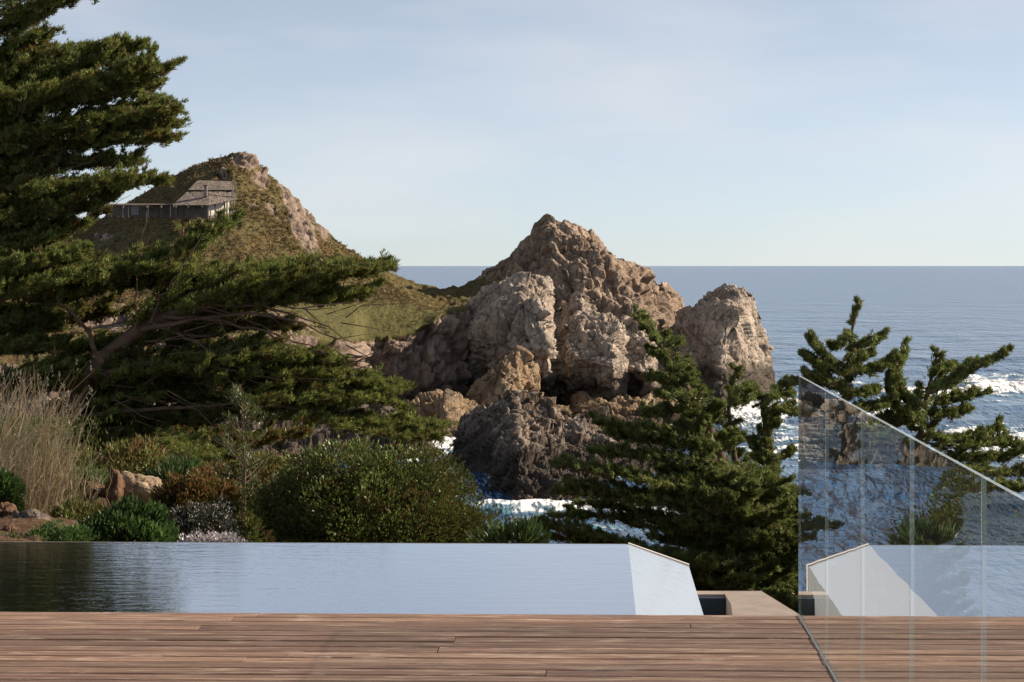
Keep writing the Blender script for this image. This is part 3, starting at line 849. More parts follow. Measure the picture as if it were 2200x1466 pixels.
lbox(mb, -7.5, 8.5, -5.0, -0.03, -0.16, -0.045)
o = mb.build('gap_shade_bed', simple('deck_gap_shade', (0.02, 0.016, 0.013), .9))  # near-black sheet under the boards; shade of the gaps is in its colour
wm = o.matrix_world.copy(); o.parent = deck
o.matrix_parent_inverse = (deck.matrix_basis).inverted()

# pool
def water_mat():
    m, n, l, b = mat('pool_water')
    n.remove(b)
    g, p = _pos(n, l, (1, 1, 1), (0, 0, ANG))
    ms = n.new('ShaderNodeMapping'); ms.inputs['Scale'].default_value = (2.4, 7.0, 1); l.new(p, ms.inputs[0])
    w1 = _noise(n, l, ms.outputs[0], 1.5, 4, 0.55, 0.4)
    w2 = _noise(n, l, ms.outputs[0], 5.5, 3, 0.5, 0.2)
    bp = n.new('ShaderNodeBump'); bp.inputs['Strength'].default_value = 0.22; bp.inputs['Distance'].default_value = 0.008
    l.new(_math(n, l, 'ADD', w1, _math(n, l, 'MULTIPLY', w2, .35)), bp.inputs['Height'])
    gl = n.new('ShaderNodeBsdfGlossy'); gl.inputs['Roughness'].default_value = 0.03
    gl.inputs[0].default_value = (0.97, 0.98, 1, 1); l.new(bp.outputs[0], gl.inputs['Normal'])
    df = n.new('ShaderNodeBsdfDiffuse'); df.inputs[0].default_value = (0.006, 0.012, 0.016, 1)
    dt = n.new('ShaderNodeVectorMath'); dt.operation = 'DOT_PRODUCT'; l.new(g.outputs['Normal'], dt.inputs[0]); l.new(g.outputs['Incoming'], dt.inputs[1])
    q = _math(n, l, 'POWER', _math(n, l, 'SUBTRACT', 1.0, _math(n, l, 'ABSOLUTE', dt.outputs['Value'])), 1.15)
    frv = _math(n, l, 'ADD', _math(n, l, 'MULTIPLY', q, .97), .03)
    mx = n.new('ShaderNodeMixShader'); l.new(frv, mx.inputs[0]); l.new(df.outputs[0], mx.inputs[1]); l.new(gl.outputs[0], mx.inputs[2])
    l.new(mx.outputs[0], n['Material Output'].inputs[0])
    return m
PW = -0.10
pool = empty('swimming_pool', L2W(-4, 1.8, -1.3), 'infinity pool with still sky-coloured water beyond the wooden deck', 'pool')
mb = MB()
mb.add([L2W(-14, 0.03, PW), L2W(-.721, 0.03, PW), L2W(-.721, 3.737, PW), L2W(-14, 3.737, PW)], [[0, 1, 2, 3]])
mb.build('water_surface', water_mat(), pool)
wall_m = simple('pool_plaster', (0.10, 0.10, 0.095), .8, 0, .2, 3)
mb = MB()
lbox(mb, -14, -.725, 3.742, 3.80, -1.3, PW - .004); lbox(mb, -14, -.70, -.02, 0.026, -1.3, -.05)
mb.build('shell_wall', wall_m, pool)
# wet sloped weir at the right end
def wet_mat():
    m, n, l, b = mat('wet_weir')
    g, p = _pos(n, l, (1, 1, 1), (0, 0, ANG + .3))
    ms = n.new('ShaderNodeMapping'); ms.inputs['Scale'].default_value = (3, 16, 1); l.new(p, ms.inputs[0])
    w = _noise(n, l, ms.outputs[0], 1.2, 4, .6, .6)
    b.inputs['Base Color'].default_value = (0.35, 0.39, 0.43, 1)
    b.inputs['Roughness'].default_value = 0.05
    b.inputs['IOR'].default_value = 2.4
    _bump(n, l, b, w, 0.07, 0.02)
    return m
s0, s1, zd = -.721, -.361, PW - .128
mb = MB()
mb.prism([L2W(s0, .03, -1.3), L2W(s1, .03, -1.3), L2W(s1, 3.737, -1.3), L2W(s0, 3.737, -1.3)], [L2W(s0, .03, PW + .001), L2W(s1, .03, zd), L2W(s1, 3.737, zd), L2W(s0, 3.737, PW + .001)])
mb.build('weir', wet_mat(), pool)
conc = simple('board_concrete', (0.40, 0.38, 0.36), .85, 0, .12, 6, .004)
mb = MB()
mb.prism([L2W(s0, 3.741, -1.3), L2W(s1 + .004, 3.741, -1.3), L2W(s1 + .004, 3.80, -1.3), L2W(s0, 3.80, -1.3)], [L2W(s0, 3.741, PW + .005), L2W(s1 + .004, 3.741, zd + .006), L2W(s1 + .004, 3.80, zd + .006), L2W(s0, 3.80, PW + .005)])
mb.build('weir_rim', conc, pool)

# catch basin slab beside the weir
slab_m = simple('pale_render', (0.27, 0.225, 0.195), .9, 0, .16, 9, .01)
slab = empty('catch_basin', (1.2, 13, -1.3), 'low pinkish concrete slab with a dark square basin beside the pool', 'basin')
z1 = -.35
mb = MB()
def flat(poly_):
    mb.prism([(x, y, -1.3) for x, y in poly_], [(x, y, z1) for x, y in poly_])
flat([(.85, 14.63), (1.238, 14.63), (1.238, 14.78), (.85, 14.78)])
flat([(1.2395, 14.78), (1.238, 14.2), (1.21, 13.8), (1.14, 11.5), (1.78, 11.5), (1.573, 13.81), (1.466, 14.78)])
mb.build('slab', slab_m, slab)
mb = MB()
mb.box(.8, 1.232, 14.55, 14.626, -1.25, z1 - .012)
mb.box(.8, 1.24, 11.5, 14.5, -1.28, -.95)
mb.build('basin_lining', simple('dark_blue_lining', (0.012, 0.022, 0.032), .35), slab)

# glass balustrade
def glass_mat():
    m, n, l, b = mat('balustrade_glass')
    n.remove(b)
    g = n.new('ShaderNodeNewGeometry')
    tcn = n.new('ShaderNodeTexCoord')
    oi = n.new('ShaderNodeObjectInfo')
    w = n.new('ShaderNodeTexNoise'); w.noise_dimensions = '4D'; w.inputs['Scale'].default_value = 1.6; w.inputs['Detail'].default_value = 1
    ms = n.new('ShaderNodeMapping'); ms.inputs['Scale'].default_value = (1, 1.6, 1.1); l.new(tcn.outputs['Object'], ms.inputs[0]); l.new(ms.outputs[0], w.inputs['Vector'])
    l.new(_math(n, l, 'MULTIPLY', oi.outputs['Random'], 50.), w.inputs['W'])
    bp = n.new('ShaderNodeBump'); bp.inputs['Strength'].default_value = 0.05; bp.inputs['Distance'].default_value = 0.006; l.new(w.outputs[0], bp.inputs['Height'])
    dt = n.new('ShaderNodeVectorMath'); dt.operation = 'DOT_PRODUCT'
    l.new(g.outputs['Normal'], dt.inputs[0]); l.new(g.outputs['Incoming'], dt.inputs[1])
    c = _math(n, l, 'ABSOLUTE', dt.outputs['Value'])
    q = _math(n, l, 'POWER', _math(n, l, 'SUBTRACT', 1.0, c), 4.2)
    R1 = _math(n, l, 'ADD', _math(n, l, 'MULTIPLY', q, .96), .04)
    R = _math(n, l, 'DIVIDE', _math(n, l, 'MULTIPLY', R1, 2.0), _math(n, l, 'ADD', R1, 1.0))
    tr = n.new('ShaderNodeBsdfTransparent'); tr.inputs[0].default_value = (0.965, 0.985, 0.975, 1)
    gl = n.new('ShaderNodeBsdfGlossy'); gl.inputs['Roughness'].default_value = 0.0; l.new(bp.outputs[0], gl.inputs['Normal'])
    gl.inputs[0].default_value = (0.96, 0.97, 0.96, 1)
    mx = n.new('ShaderNodeMixShader'); l.new(R, mx.inputs[0]); l.new(tr.outputs[0], mx.inputs[1]); l.new(gl.outputs[0], mx.inputs[2])
    fd = n.new('ShaderNodeBsdfDiffuse'); fd.inputs[0].default_value = (.8, .8, .78, 1)
    fm = n.new('ShaderNodeMixShader')
    sp = n.new('ShaderNodeTexNoise'); sp.inputs['Scale'].default_value = 3.0; sp.inputs['Detail'].default_value = 8; sp.inputs['Roughness'].default_value = .75; l.new(tcn.outputs['Object'], sp.inputs['Vector'])
    l.new(_range(n, l, sp.outputs[0], .35, .7, .006, .04), fm.inputs[0])
    l.new(mx.outputs[0], fm.inputs[1]); l.new(fd.outputs[0], fm.inputs[2])
    l.new(fm.outputs[0], n['Material Output'].inputs[0])
    return m
M['glass'] = glass_mat()
def edge_mat(name, tr, col):
    m, n, l, b = mat(name)
    b.inputs['Base Color'].default_value = (*col, 1)
    b.inputs['Roughness'].default_value = .2
    t = n.new('ShaderNodeBsdfTransparent'); x = n.new('ShaderNodeMixShader'); x.inputs[0].default_value = tr
    l.new(b.outputs[0], x.inputs[1]); l.new(t.outputs[0], x.inputs[2]); l.new(x.outputs[0], n['Material Output'].inputs[0])
    return m
M['edge'] = edge_mat('polished_glass_edge', .5, (.62, .72, .72))
M['side'] = edge_mat('glass_side_edge', .45, (.6, .74, .74))
M['clear'] = edge_mat('clear_glass_face', .99, (.8, .9, .85))
rail = empty('glass_balustrade', L2W(0, -4, 0), 'frameless clear glass balustrade running along the edge of the deck', 'balustrade')
PN = 1.345
for k in range(7):
    t1, t0 = -k * PN - .005, -(k + 1) * PN + .005
    a, b_ = -.006, .006
    V = [L2W(a, t0, .004), L2W(b_, t0, .004), L2W(b_, t1, .004), L2W(a, t1, .004), L2W(a, t0, 1.07), L2W(b_, t0, 1.07), L2W(b_, t1, 1.07), L2W(a, t1, 1.07)]
    mesh('glass_pane', V, [[0, 3, 2, 1], [4, 5, 6, 7], [0, 1, 5, 4], [1, 2, 6, 5], [2, 3, 7, 6], [3, 0, 4, 7]], None, rail, mats=[M['glass'], M['edge'], M['clear'], M['side']], midx=[1, 1, 3, 2, 3, 0])
mb = MB(); lbox(mb, -.0105, -.0066, -7 * PN, .0, .0025, .0045); lbox(mb, .0066, .0105, -7 * PN, .0, .0025, .0045)
mb.build('base_channel', simple('dark_steel', (0.2, 0.19, 0.18), .5, .6), rail)

# ------------------------------------------------------------------ tall cypress at the left edge
def tallcypress():
    Y = 40.0; m = Y / F
    root = empty('tall_cypress', at(-70, 1000, Y), 'tall dark wind-swept cypress reaching above the top left corner of the picture', 'tree')
    T = Tree((0.072, 0.017), 30, 6, .6, .16)
    trunk = pxl([(-75, 1090), (-70, 700), (-80, 400), (-70, 100), (-40, -200), (-30, -420)], Y)
    def fr(pts, up, dn, K, size=26, depth=.9, **k):
        T.frond(pxl(pts, Y + rng.uniform(-.6, .6)), up * m * .95, dn * m * .8, depth, int(K * 1.0), size * m * .8, rad=.03, subs=int(K * .09), sublen=.5, **k)
    for y in (-420, -340, -260, -180, -100, -45):
        fr([(-50, y + 60), (150, y + 20), (rng.uniform(330, 385), y)], 45, 35, 70, 30, 1.3)
    fr([(-60, 60), (60, 30), (165, -5)], 26, 16, 50)
    fr([(-60, 90), (40, 55), (110, 22)], 20, 18, 40)
    fr([(-60, 130), (30, 100), (115, 72)], 22, 16, 46)
    fr([(-50, 210), (120, 170), (230, 125), (305, 98)], 42, 36, 150)
    fr([(-50, 190), (100, 140), (200, 105), (270, 92)], 30, 30, 110)
    fr([(-50, 225), (150, 190), (260, 160), (328, 130)], 34, 34, 120)
    fr([(-40, 240), (150, 205), (280, 170), (366, 146)], 30, 34, 130)
    fr([(0, 240), (200, 205), (345, 180)], 26, 30, 90)
    fr([(-40, 290), (130, 265), (250, 235), (357, 220)], 26, 22, 80)
    fr([(-40, 300), (150, 275), (280, 250), (391, 240)], 28, 26, 110)
    fr([(60, 305), (220, 280), (380, 268)], 24, 26, 80)
    fr([(-40, 330), (150, 315), (280, 300), (378, 298)], 24, 24, 100, brown=.3)
    fr([(-40, 365), (120, 350), (220, 345), (300, 346)], 15, 15, 60)
    fr([(-40, 380), (80, 360), (200, 352), (290, 350)], 16, 22, 50)
    fr([(-40, 430), (120, 415), (240, 395), (363, 388)], 30, 28, 120)
    fr([(-40, 440), (120, 425), (280, 398)], 40, 36, 130)
    fr([(-40, 480), (100, 455), (200, 440), (245, 420)], 34, 30, 120, brown=.25)
    fr([(-60, 520), (60, 500), (190, 478)], 28, 30, 100, brown=.25)
    fr([(-60, 540), (30, 525), (110, 510)], 22, 24, 60)
    for y in range(130, 540, 34):
        fr([(-80, y + 10), (20, y), (rng.uniform(70, 130), y - 12)], 28, 28, 60, 26, .8, brown=.3)
    for _ in range(46):      # bare hanging twigs
        x, y = rng.uniform(20, 260), rng.uniform(190, 470)
        p = at(x, y, Y - rng.uniform(.2, .9)); q = p + np.array([rng.uniform(-.1, .9), rng.uniform(-.2, .2), rng.uniform(-.05, .35)])
        T.wood.tube([p, (p + q) / 2 + rng.normal(0, .06, 3), q], [.008, .006, .003], 3)
    finish(T, 'tall_cypress', root, M['cypress'], trunk, [.42, .36, .32, .26, .18, .1])
    return T.lv.count()
NA = tallcypress()

# ------------------------------------------------------------------ spreading cypress
def spreadcypress():
    Y = 38.0; m = Y / F
    root = empty('spreading_cypress', at(150, 1010, Y), 'wide spreading cypress with a leaning trunk and layered flat foliage at left centre', 'tree')
    T = Tree((0.072, 0.017), 30, 6, .6, .13)
    trunk = pxl([(110, 1110), (150, 900), (190, 810), (240, 755), (300, 708), (360, 680), (440, 655), (520, 635), (590, 618), (680, 600)], Y - .5)
    def fr(pts, up, dn, K, size=26, depth=1.0, dy=0, **k):
        T.frond(pxl(pts, Y + dy + rng.uniform(-.4, .4)), up * m * .95, dn * m * .75, depth, int(K * 1.0), size * m * .8, rad=.022, subs=int(K * .09), sublen=.45, **k)
    # top tier
    fr([(300, 690), (420, 610), (560, 585), (700, 580), (835, 575)], 30, 18, 210, depth=1.2)
    fr([(400, 660), (540, 605), (680, 590), (800, 582)], 26, 24, 170)
    fr([(420, 650), (560, 625), (680, 625), (790, 634)], 24, 22, 130)
    fr([(430, 655), (580, 640), (740, 648)], 18, 16, 70)
    fr([(330, 690), (380, 600), (440, 520), (495, 474)], 16, 12, 60, 22, .5, start=.45)
    fr([(330, 690), (370, 590), (410, 520), (480, 490)], 16, 12, 46, 22, .5, start=.5)
    fr([(310, 700), (350, 620), (380, 560), (400, 520)], 24, 22, 40, 24, .5, start=.35, brown=.4)
    # left upper tiers
    fr([(-60, 600), (60, 570), (180, 545)], 26, 22, 120)
    fr([(-60, 640), (100, 590), (250, 570), (350, 548)], 24, 24, 170)
    fr([(-20, 640), (140, 600), (300, 580), (440, 585)], 28, 26, 200, depth=1.3)
    fr([(60, 650), (220, 615), (400, 605)], 22, 26, 110, brown=.3)
    fr([(-80, 720), (0, 690), (110, 700)], 50, 36, 130)
    fr([(-80, 770), (20, 745), (130, 745)], 30, 26, 80)
    # middle fill
    fr([(200, 800), (320, 735), (450, 700), (620, 695)], 16, 14, 40, brown=.45)
    fr([(240, 790), (380, 740), (520, 705), (650, 705)], 14, 12, 34, brown=.5)
    fr([(100, 800), (180, 740), (220, 745)], 18, 16, 40)
    # lower tiers
    fr([(-40, 830), (80, 800), (180, 785)], 26, 24, 110)
    fr([(-40, 850), (120, 815), (280, 800), (350, 790)], 32, 28, 170, depth=1.2)
    fr([(180, 830), (320, 790), (470, 765), (560, 745)], 26, 20, 120)
    fr([(300, 800), (430, 765), (560, 760), (735, 783)], 28, 24, 190, depth=1.2)
    fr([(350, 790), (500, 770), (640, 765), (700, 762)], 28, 22, 130)
    fr([(180, 840), (300, 815), (430, 812)], 26, 22, 120)
    fr([(180, 870), (320, 845), (440, 855)], 26, 24, 120)
    fr([(420, 820), (560, 795), (700, 800), (862, 835)], 30, 24, 190, depth=1.2)
    fr([(480, 840), (620, 825), (760, 835), (850, 868)], 28, 26, 160)
    fr([(520, 860), (640, 850), (780, 860), (845, 850)], 20, 22, 90)
    fr([(500, 870), (640, 870), (780, 905), (950, 918)], 16, 14, 120)
    fr([(540, 880), (700, 895), (850, 935), (935, 940)], 14, 14, 100)
    fr([(150, 900), (260, 890), (300, 905)], 26, 30, 90, brown=.3)
    fr([(160, 930), (250, 935), (330, 925)], 24, 34, 80, brown=.4)
    fr([(300, 900), (380, 895), (440, 905)], 20, 26, 80, brown=.3)
    fr([(400, 890), (480, 880), (560, 895)], 18, 22, 60)
    fr([(150, 980), (280, 960), (400, 955)], 18, 20, 60)
    fr([(270, 960), (350, 950), (430, 985), (480, 1020)], 18, 18, 80, dy=-2)
    fr([(300, 975), (400, 965), (500, 1000)], 16, 16, 60, dy=-2)
    # deep inner foliage behind the layers
    for _ in range(34):
        x, y = rng.uniform(0, 560), rng.uniform(640, 960)
        fr([(x - 90, y + 20), (x, y), (x + 110, y - 6)], 22, 22, 34, 26, .8, dy=rng.uniform(.8, 3), brown=.5)
    # bare limbs
    for pts, r in [([(300, 708), (400, 690), (520, 672), (640, 690), (720, 730)], .07), ([(350, 684), (470, 690), (600, 720), (700, 760)], .05), ([(440, 655), (560, 660), (680, 690), (760, 742)], .05),
                   ([(330, 695), (430, 740), (520, 800)], .05), ([(420, 660), (540, 690), (640, 740)], .035), ([(190, 810), (330, 780), (480, 790), (620, 820)], .08), ([(220, 780), (180, 700), (120, 640)], .09), ([(150, 900), (330, 880), (520, 870), (700, 885)], .07),
                   ([(320, 700), (350, 640), (400, 560), (440, 500)], .04), ([(290, 715), (295, 620), (298, 540), (305, 490), (318, 455)], .03), ([(296, 600), (280, 560), (268, 520)], .012), ([(298, 560), (312, 530), (330, 500)], .012), ([(297, 640), (330, 600)], .014)]:
        T.wood.tube(poly(pxl(pts, Y - .8), np.linspace(0, 1, 12)) + rng.normal(0, .018, (12, 3)), np.linspace(r * .55, r * .15, 12), 6)
    for _ in range(150):
        x, y = rng.uniform(180, 760), rng.uniform(650, 900)
        p = at(x, y, Y - rng.uniform(-.5, 1)); q = p + np.array([rng.uniform(.2, 1.1), rng.uniform(-.2, .2), rng.uniform(-.4, .25)])
        T.wood.tube([p, (p + q) / 2 + rng.normal(0, .06, 3), q], [.012, .008, .003], 3)
    finish(T, 'spreading_cypress', root, M['cypress'], trunk, [.22, .17, .15, .13, .12, .1, .085, .07, .05, .03])
    return T.lv.count()
NB = spreadcypress()

# ------------------------------------------------------------------ young cypresses on the seaward slope
def conifer(name, label, trunk, Y, fronds, auto, tr=(.14, .1, .06, .02), group='young cypresses below the deck'):
    m = Y / F
    root = empty(name, at(*trunk[0], Y), label, 'tree', group)
    T = Tree((0.047, 0.0115), 14, 6, .55, .08, .42); T.subk = 6; T.subs = .6; T.tipk = .6; T.lift = .5; T.long = 1.7; T.jit = .55
    tp = pxl(trunk, Y)
    for pts, up, dn, K in fronds:
        T.frond(pxl(pts, Y + rng.uniform(-.5, .2)), up * m * .9, dn * m * .6, .3, int(K * (1.25 if up < 10 else 1.0)), min(12.5, 4.5 + up * .6) * m, rad=.010, tip_up=.35, subs=int(5 + K * .12), sublen=.2)
    for (t0, t1, n, lf, rise, th, K) in auto:
        for i in range(n):
            t = t0 + (t1 - t0) * (i + rng.random()) / n
            b = poly(tp, np.array([t]))[0]
            phi = rng.uniform(0, 2 * math.pi)
            Ln = lf(t, math.cos(phi)) * rng.uniform(.7, 1.08) * m
            dv = np.array([math.cos(phi), math.sin(phi) * .9, 0])
            e = b + dv * Ln + UP * rise * Ln
            mid = (b + e) / 2 - UP * .1 * Ln
            kk = max(2, int(K * Ln / (100 * m)))
            T.frond([b, mid, e], th * m * .9, th * m * .6, .3 * min(1, Ln), int(kk * .95) + 1, min(12, 4.5 + .1 * Ln / m) * m, rad=.008, twigs=(i % 2 == 0), subs=(7 if Ln > 45 * m else 0), sublen=.2)
    finish(T, name, root, M['cypress2'], list(poly(tp, np.linspace(0, .97, 12))), tr)
    return T.lv.count()

NC = conifer('young_cypress', 'dense young cypress with a bent top leaning left, in front of the sea stack', [(1620, 1500), (1590, 1200), (1565, 1050), (1540, 960), (1492, 862), (1452, 790), (1420, 735), (1378, 686)], 28.0,
    [([(1420, 740), (1395, 705), (1370, 684)], 9, 9, 16), ([(1425, 745), (1445, 738), (1463, 735)], 6, 6, 12), ([(1440, 775), (1410, 760), (1396, 756)], 8, 8, 16), ([(1445, 790), (1470, 785), (1480, 790)], 9, 9, 12),
     ([(1470, 825), (1430, 815), (1392, 812)], 10, 9, 26), ([(1480, 850), (1440, 850), (1418, 850)], 10, 9, 20), ([(1500, 880), (1430, 885), (1385, 892)], 14, 12, 40), ([(1490, 830), (1510, 845), (1515, 850)], 10, 10, 14),
     ([(1540, 950), (1440, 930), (1340, 920), (1280, 906)], 14, 14, 70), ([(1540, 965), (1420, 950), (1305, 930)], 16, 14, 70), ([(1550, 990), (1420, 985), (1340, 975), (1265, 966)], 18, 16, 90),
     ([(1560, 1060), (1420, 1040), (1300, 1012), (1188, 994)], 15, 14, 110), ([(1560, 1090), (1420, 1075), (1300, 1052), (1210, 1030)], 16, 14, 90), ([(1570, 1100), (1420, 1085), (1300, 1065), (1195, 1054)], 14, 14, 90),
     ([(1580, 1130), (1440, 1120), (1320, 1090), (1230, 1080)], 18, 16, 90), ([(1580, 1160), (1440, 1140), (1300, 1110), (1185, 1107)], 16, 16, 100), ([(1590, 1210), (1440, 1195), (1280, 1150), (1190, 1130), (1125, 1128)], 12, 14, 110),
     ([(1600, 1250), (1440, 1200), (1300, 1170), (1172, 1150)], 18, 18, 110), ([(1600, 1260), (1450, 1230), (1300, 1190), (1230, 1180)], 20, 18, 90)],
    [(.18, .58, 120, lambda t, c: 60 + 300 * (0.62 - t) * (1.0 if c < 0 else .6) + 60, -.05, 16, 30), (.56, .97, 34, lambda t, c: 22 + 120 * (1 - t), .1, 10, 26)])
ND = conifer('young_cypress', 'small narrow young cypress top just left of the glass end', [(1640, 1500), (1600, 1100), (1570, 950), (1560, 880), (1575, 820), (1592, 772)], 29.0,
    [([(1560, 900), (1530, 905), (1505, 918)], 10, 10, 20), ([(1570, 850), (1600, 835), (1612, 838)], 9, 9, 14), ([(1562, 870), (1590, 865), (1606, 860)], 8, 8, 14)],
    [(.1, .62, 60, lambda t, c: 60 + 180 * (.7 - t), 0, 16, 30), (.62, .98, 24, lambda t, c: 14 + 70 * (1 - t), .35, 9, 26)], (.1, .07, .04, .015))
NE = conifer('young_cypress', 'bushy young cypress directly behind the far end of the glass', [(1700, 1500), (1670, 1100), (1650, 930), (1640, 870), (1634, 834)], 29.5,
    [([(1640, 860), (1670, 845), (1698, 848)], 9, 9, 24), ([(1645, 880), (1690, 880), (1725, 890)], 10, 10, 24), ([(1640, 850), (1615, 850), (1600, 862)], 8, 8, 14)],
    [(.1, .7, 90, lambda t, c: 50 + 190 * (.75 - t), 0, 16, 30), (.7, .98, 24, lambda t, c: 26 + 100 * (1 - t), .2, 9, 26)], (.1, .07, .04, .015))
NF = conifer('young_cypress', 'tall slender young cypress whose thin tip stands highest against the sea', [(1800, 1500), (1812, 1100), (1816, 900), (1822, 780), (1832, 700), (1842, 650), (1850, 612)], 27.0,
    [([(1820, 790), (1780, 775), (1752, 745), (1742, 718)], 5, 5, 30), ([(1818, 800), (1770, 790), (1728, 766)], 6, 6, 30), ([(1816, 840), (1750, 820), (1710, 822), (1676, 826)], 5, 6, 30), ([(1826, 750), (1860, 740), (1888, 728)], 6, 7, 26),
     ([(1820, 800), (1870, 795), (1918, 780)], 7, 7, 32), ([(1816, 850), (1850, 845), (1880, 840)], 7, 8, 26), ([(1816, 830), (1780, 815), (1735, 808)], 6, 7, 26), ([(1828, 720), (1805, 740), (1790, 748)], 6, 6, 16), ([(1820, 770), (1850, 770), (1868, 762)], 7, 7, 20),
     ([(1816, 880), (1770, 870), (1730, 862)], 7, 8, 24), ([(1816, 880), (1860, 880), (1900, 872)], 8, 8, 26)],
    [(.05, .5, 60, lambda t, c: 60 + 120 * (.6 - t), .05, 12, 26), (.5, .97, 30, lambda t, c: 8 + 75 * (1 - t), .3, 7, 30)], (.08, .06, .035, .01))
NG = conifer('young_cypress', 'wide young cypress with branches sweeping right behind the sloping glass edge', [(1950, 1500), (1958, 1100), (1975, 950), (1983, 867), (2005, 790), (2022, 724)], 27.5,
    [([(1990, 850), (2030, 830), (2090, 790), (2160, 762)], 10, 10, 70), ([(1985, 870), (2040, 860), (2102, 846)], 10, 10, 44), ([(1980, 880), (1935, 850), (1925, 800), (1947, 754)], 14, 10, 70), ([(1978, 900), (1930, 880), (1912, 840), (1915, 790)], 12, 10, 50),
     ([(2000, 800), (2020, 800), (2050, 785)], 9, 9, 24), ([(1980, 890), (2030, 890), (2075, 885)], 12, 12, 36), ([(1978, 930), (2030, 945), (2090, 940), (2148, 918)], 9, 9, 54), ([(1975, 950), (2060, 960), (2130, 950), (2190, 955)], 12, 12, 60),
     ([(1970, 980), (2070, 985), (2150, 985), (2230, 960)], 14, 14, 70), ([(1970, 1000), (2080, 1010), (2180, 1015), (2260, 1000)], 16, 16, 80), ([(1965, 1030), (2080, 1045), (2200, 1050)], 18, 18, 70), ([(1985, 870), (1960, 900), (1900, 905)], 9, 9, 30)],
    [(.1, .62, 70, lambda t, c: 50 + 190 * (.7 - t), .1, 14, 28), (.6, .97, 24, lambda t, c: 12 + 80 * (1 - t), .35, 9, 28)], (.1, .07, .04, .012))

# ------------------------------------------------------------------ garden shrubs
def shrub(name, label, cat, c, r, n, leafm, leaf=(.05, .022), tint=(.3, .9), lumps=30, stems=30, brown=.2, rough=.2, group=None, zmin=None, toptint=None, up=.35, inner=.4):
    """mounded shrub: leafy lumps over a dome plus branching stems"""
    c = np.array(c, float); r = np.array(r, float)
    root = empty(name, (c[0], c[1], c[2]), label, cat, group)
    lv = Leaves(); st = MB()
    d = rng.normal(size=(lumps, 3)); d[:, 2] = np.abs(d[:, 2]) * 1.0 - .15; d /= np.linalg.norm(d, axis=1, keepdims=True)
    d = np.sign(d) * np.abs(d) ** 1.0
    lc = c + d * r * rng.uniform(inner, .95, (lumps, 1)) ** .6; lr = r.mean() * rough * rng.uniform(.6, 1.5, lumps)
    k = rng.integers(0, lumps, n)
    v = rng.normal(size=(n, 3)); v /= np.linalg.norm(v, axis=1, keepdims=True)
    p = lc[k] + v * (lr[k] * rng.uniform(.3, 1.0, n) ** .5)[:, None]
    q = (p - c) / r
    out = q / (np.linalg.norm(q, axis=1, keepdims=True) + 1e-9)
    dirn = out * .8 + v * .5 + UP * up + rng.normal(0, .4, (n, 3))
    lt = rng.uniform(tint[0], tint[1], lumps)
    t = lt[k] + rng.normal(0, .12, n)
    t = np.where(rng.random(n) < brown, rng.uniform(0, .22, n), t)
    if toptint is not None:
        t = np.where(rng.random(n) < toptint * np.clip(q[:, 2] + .2 + v[:, 2] * .6, 0, 1), rng.uniform(.65, 1, n), t)
    lv.add(p, dirn, leaf[0] * rng.uniform(.6, 1.25, n), leaf[1] * rng.uniform(.7, 1.25, n), t)
    lv.build('foliage', leafm, root, 'quad')
    for i in range(stems):
        j = i % lumps
        b = c + np.array([rng.normal(0, .15) * r[0], rng.normal(0, .15) * r[1], -.2 * r[2]])
        e = lc[j]
        mdl = b * .5 + e * .5 + np.array([0, 0, -.08 * r[2]]) + rng.normal(0, .05, 3) * r[0]
        st.tube([b, mdl, e, e + (e - mdl) * .3], [.012, .009, .005, .002], 4)
    st.build('stems', M['twig'], root)
    return root

def gpt(px, py, Y): return at(px, py, Y)
m20 = 20.6 / F
shrub('round_shrub', 'large dark rounded evergreen shrub at the middle of the pool edge', 'shrub', at(796, 1214, 20.9), (312 * m20, 1.0, 262 * m20), 135000, M['shrub'], (.036, .018), (.25, .85), 380, 190, .22, .15, inner=.2)
shrub('russet_shrub', 'low shrub with orange and russet leaves beside the golden boulder', 'shrub', at(425, 1110, 21.2), (105 * m20, .4, 92 * m20), 9000, M['orange'], (.045, .018), (.05, .65), 60, 30, .15, .2, toptint=.28)
shrub('flowering_shrub', 'dark shrub dotted with pale grey flower heads at the pool edge', 'shrub', at(432, 1190, 19.6), (96 * m20, .4, 105 * m20), 9000, M['flower'], (.026, .013), (.0, .42), 60, 30, .1, .2, toptint=.16)
shrub('leafy_shrub', 'low bright green leafy plant at the left of the pool edge', 'shrub', at(272, 1180, 18.8), (100 * m20, .42, 76 * m20), 6500, M['green'], (.06, .026), (.1, .9), 46, 20, .02, .24, up=.8)
shrub('flowering_mat', 'small mat of pale grey flowers at the water edge', 'plant', at(455, 1178, 18.0), (62 * m20, .2, 24 * m20), 2200, M['flower'], (.022, .014), (.2, .6), 26, 8, .05, .3, toptint=.9)
shrub('dark_shrub', 'dark green shrub at the left edge below the dry grass', 'shrub', at(-5, 1090, 20.5), (55 * m20, .4, 62 * m20), 3500, M['green'], (.06, .026), (0, .6), 30, 12, .05, .25)
shrub('ground_cover', 'bright green ground cover patch on the brown soil', 'plant', at(130, 1172, 18.2), (62 * m20, .3, 28 * m20), 2600, M['green'], (.03, .016), (.4, 1), 30, 6, .05, .3, up=.8)
shrub('ground_cover', 'olive ground cover on the soil at the lower left corner', 'plant', at(55, 1176, 18.0), (70 * m20, .25, 20 * m20), 1500, M['green'], (.026, .014), (.3, .9), 30, 6, .2, .3, up=.8)
shrub('ground_cover', 'sparse low weeds between the dry grass and the leafy green plant', 'plant', at(170, 1120, 20.0), (60 * m20, .35, 34 * m20), 1600, M['shrub'], (.05, .014), (.3, .9), 30, 10, .35, .3, up=1.0)
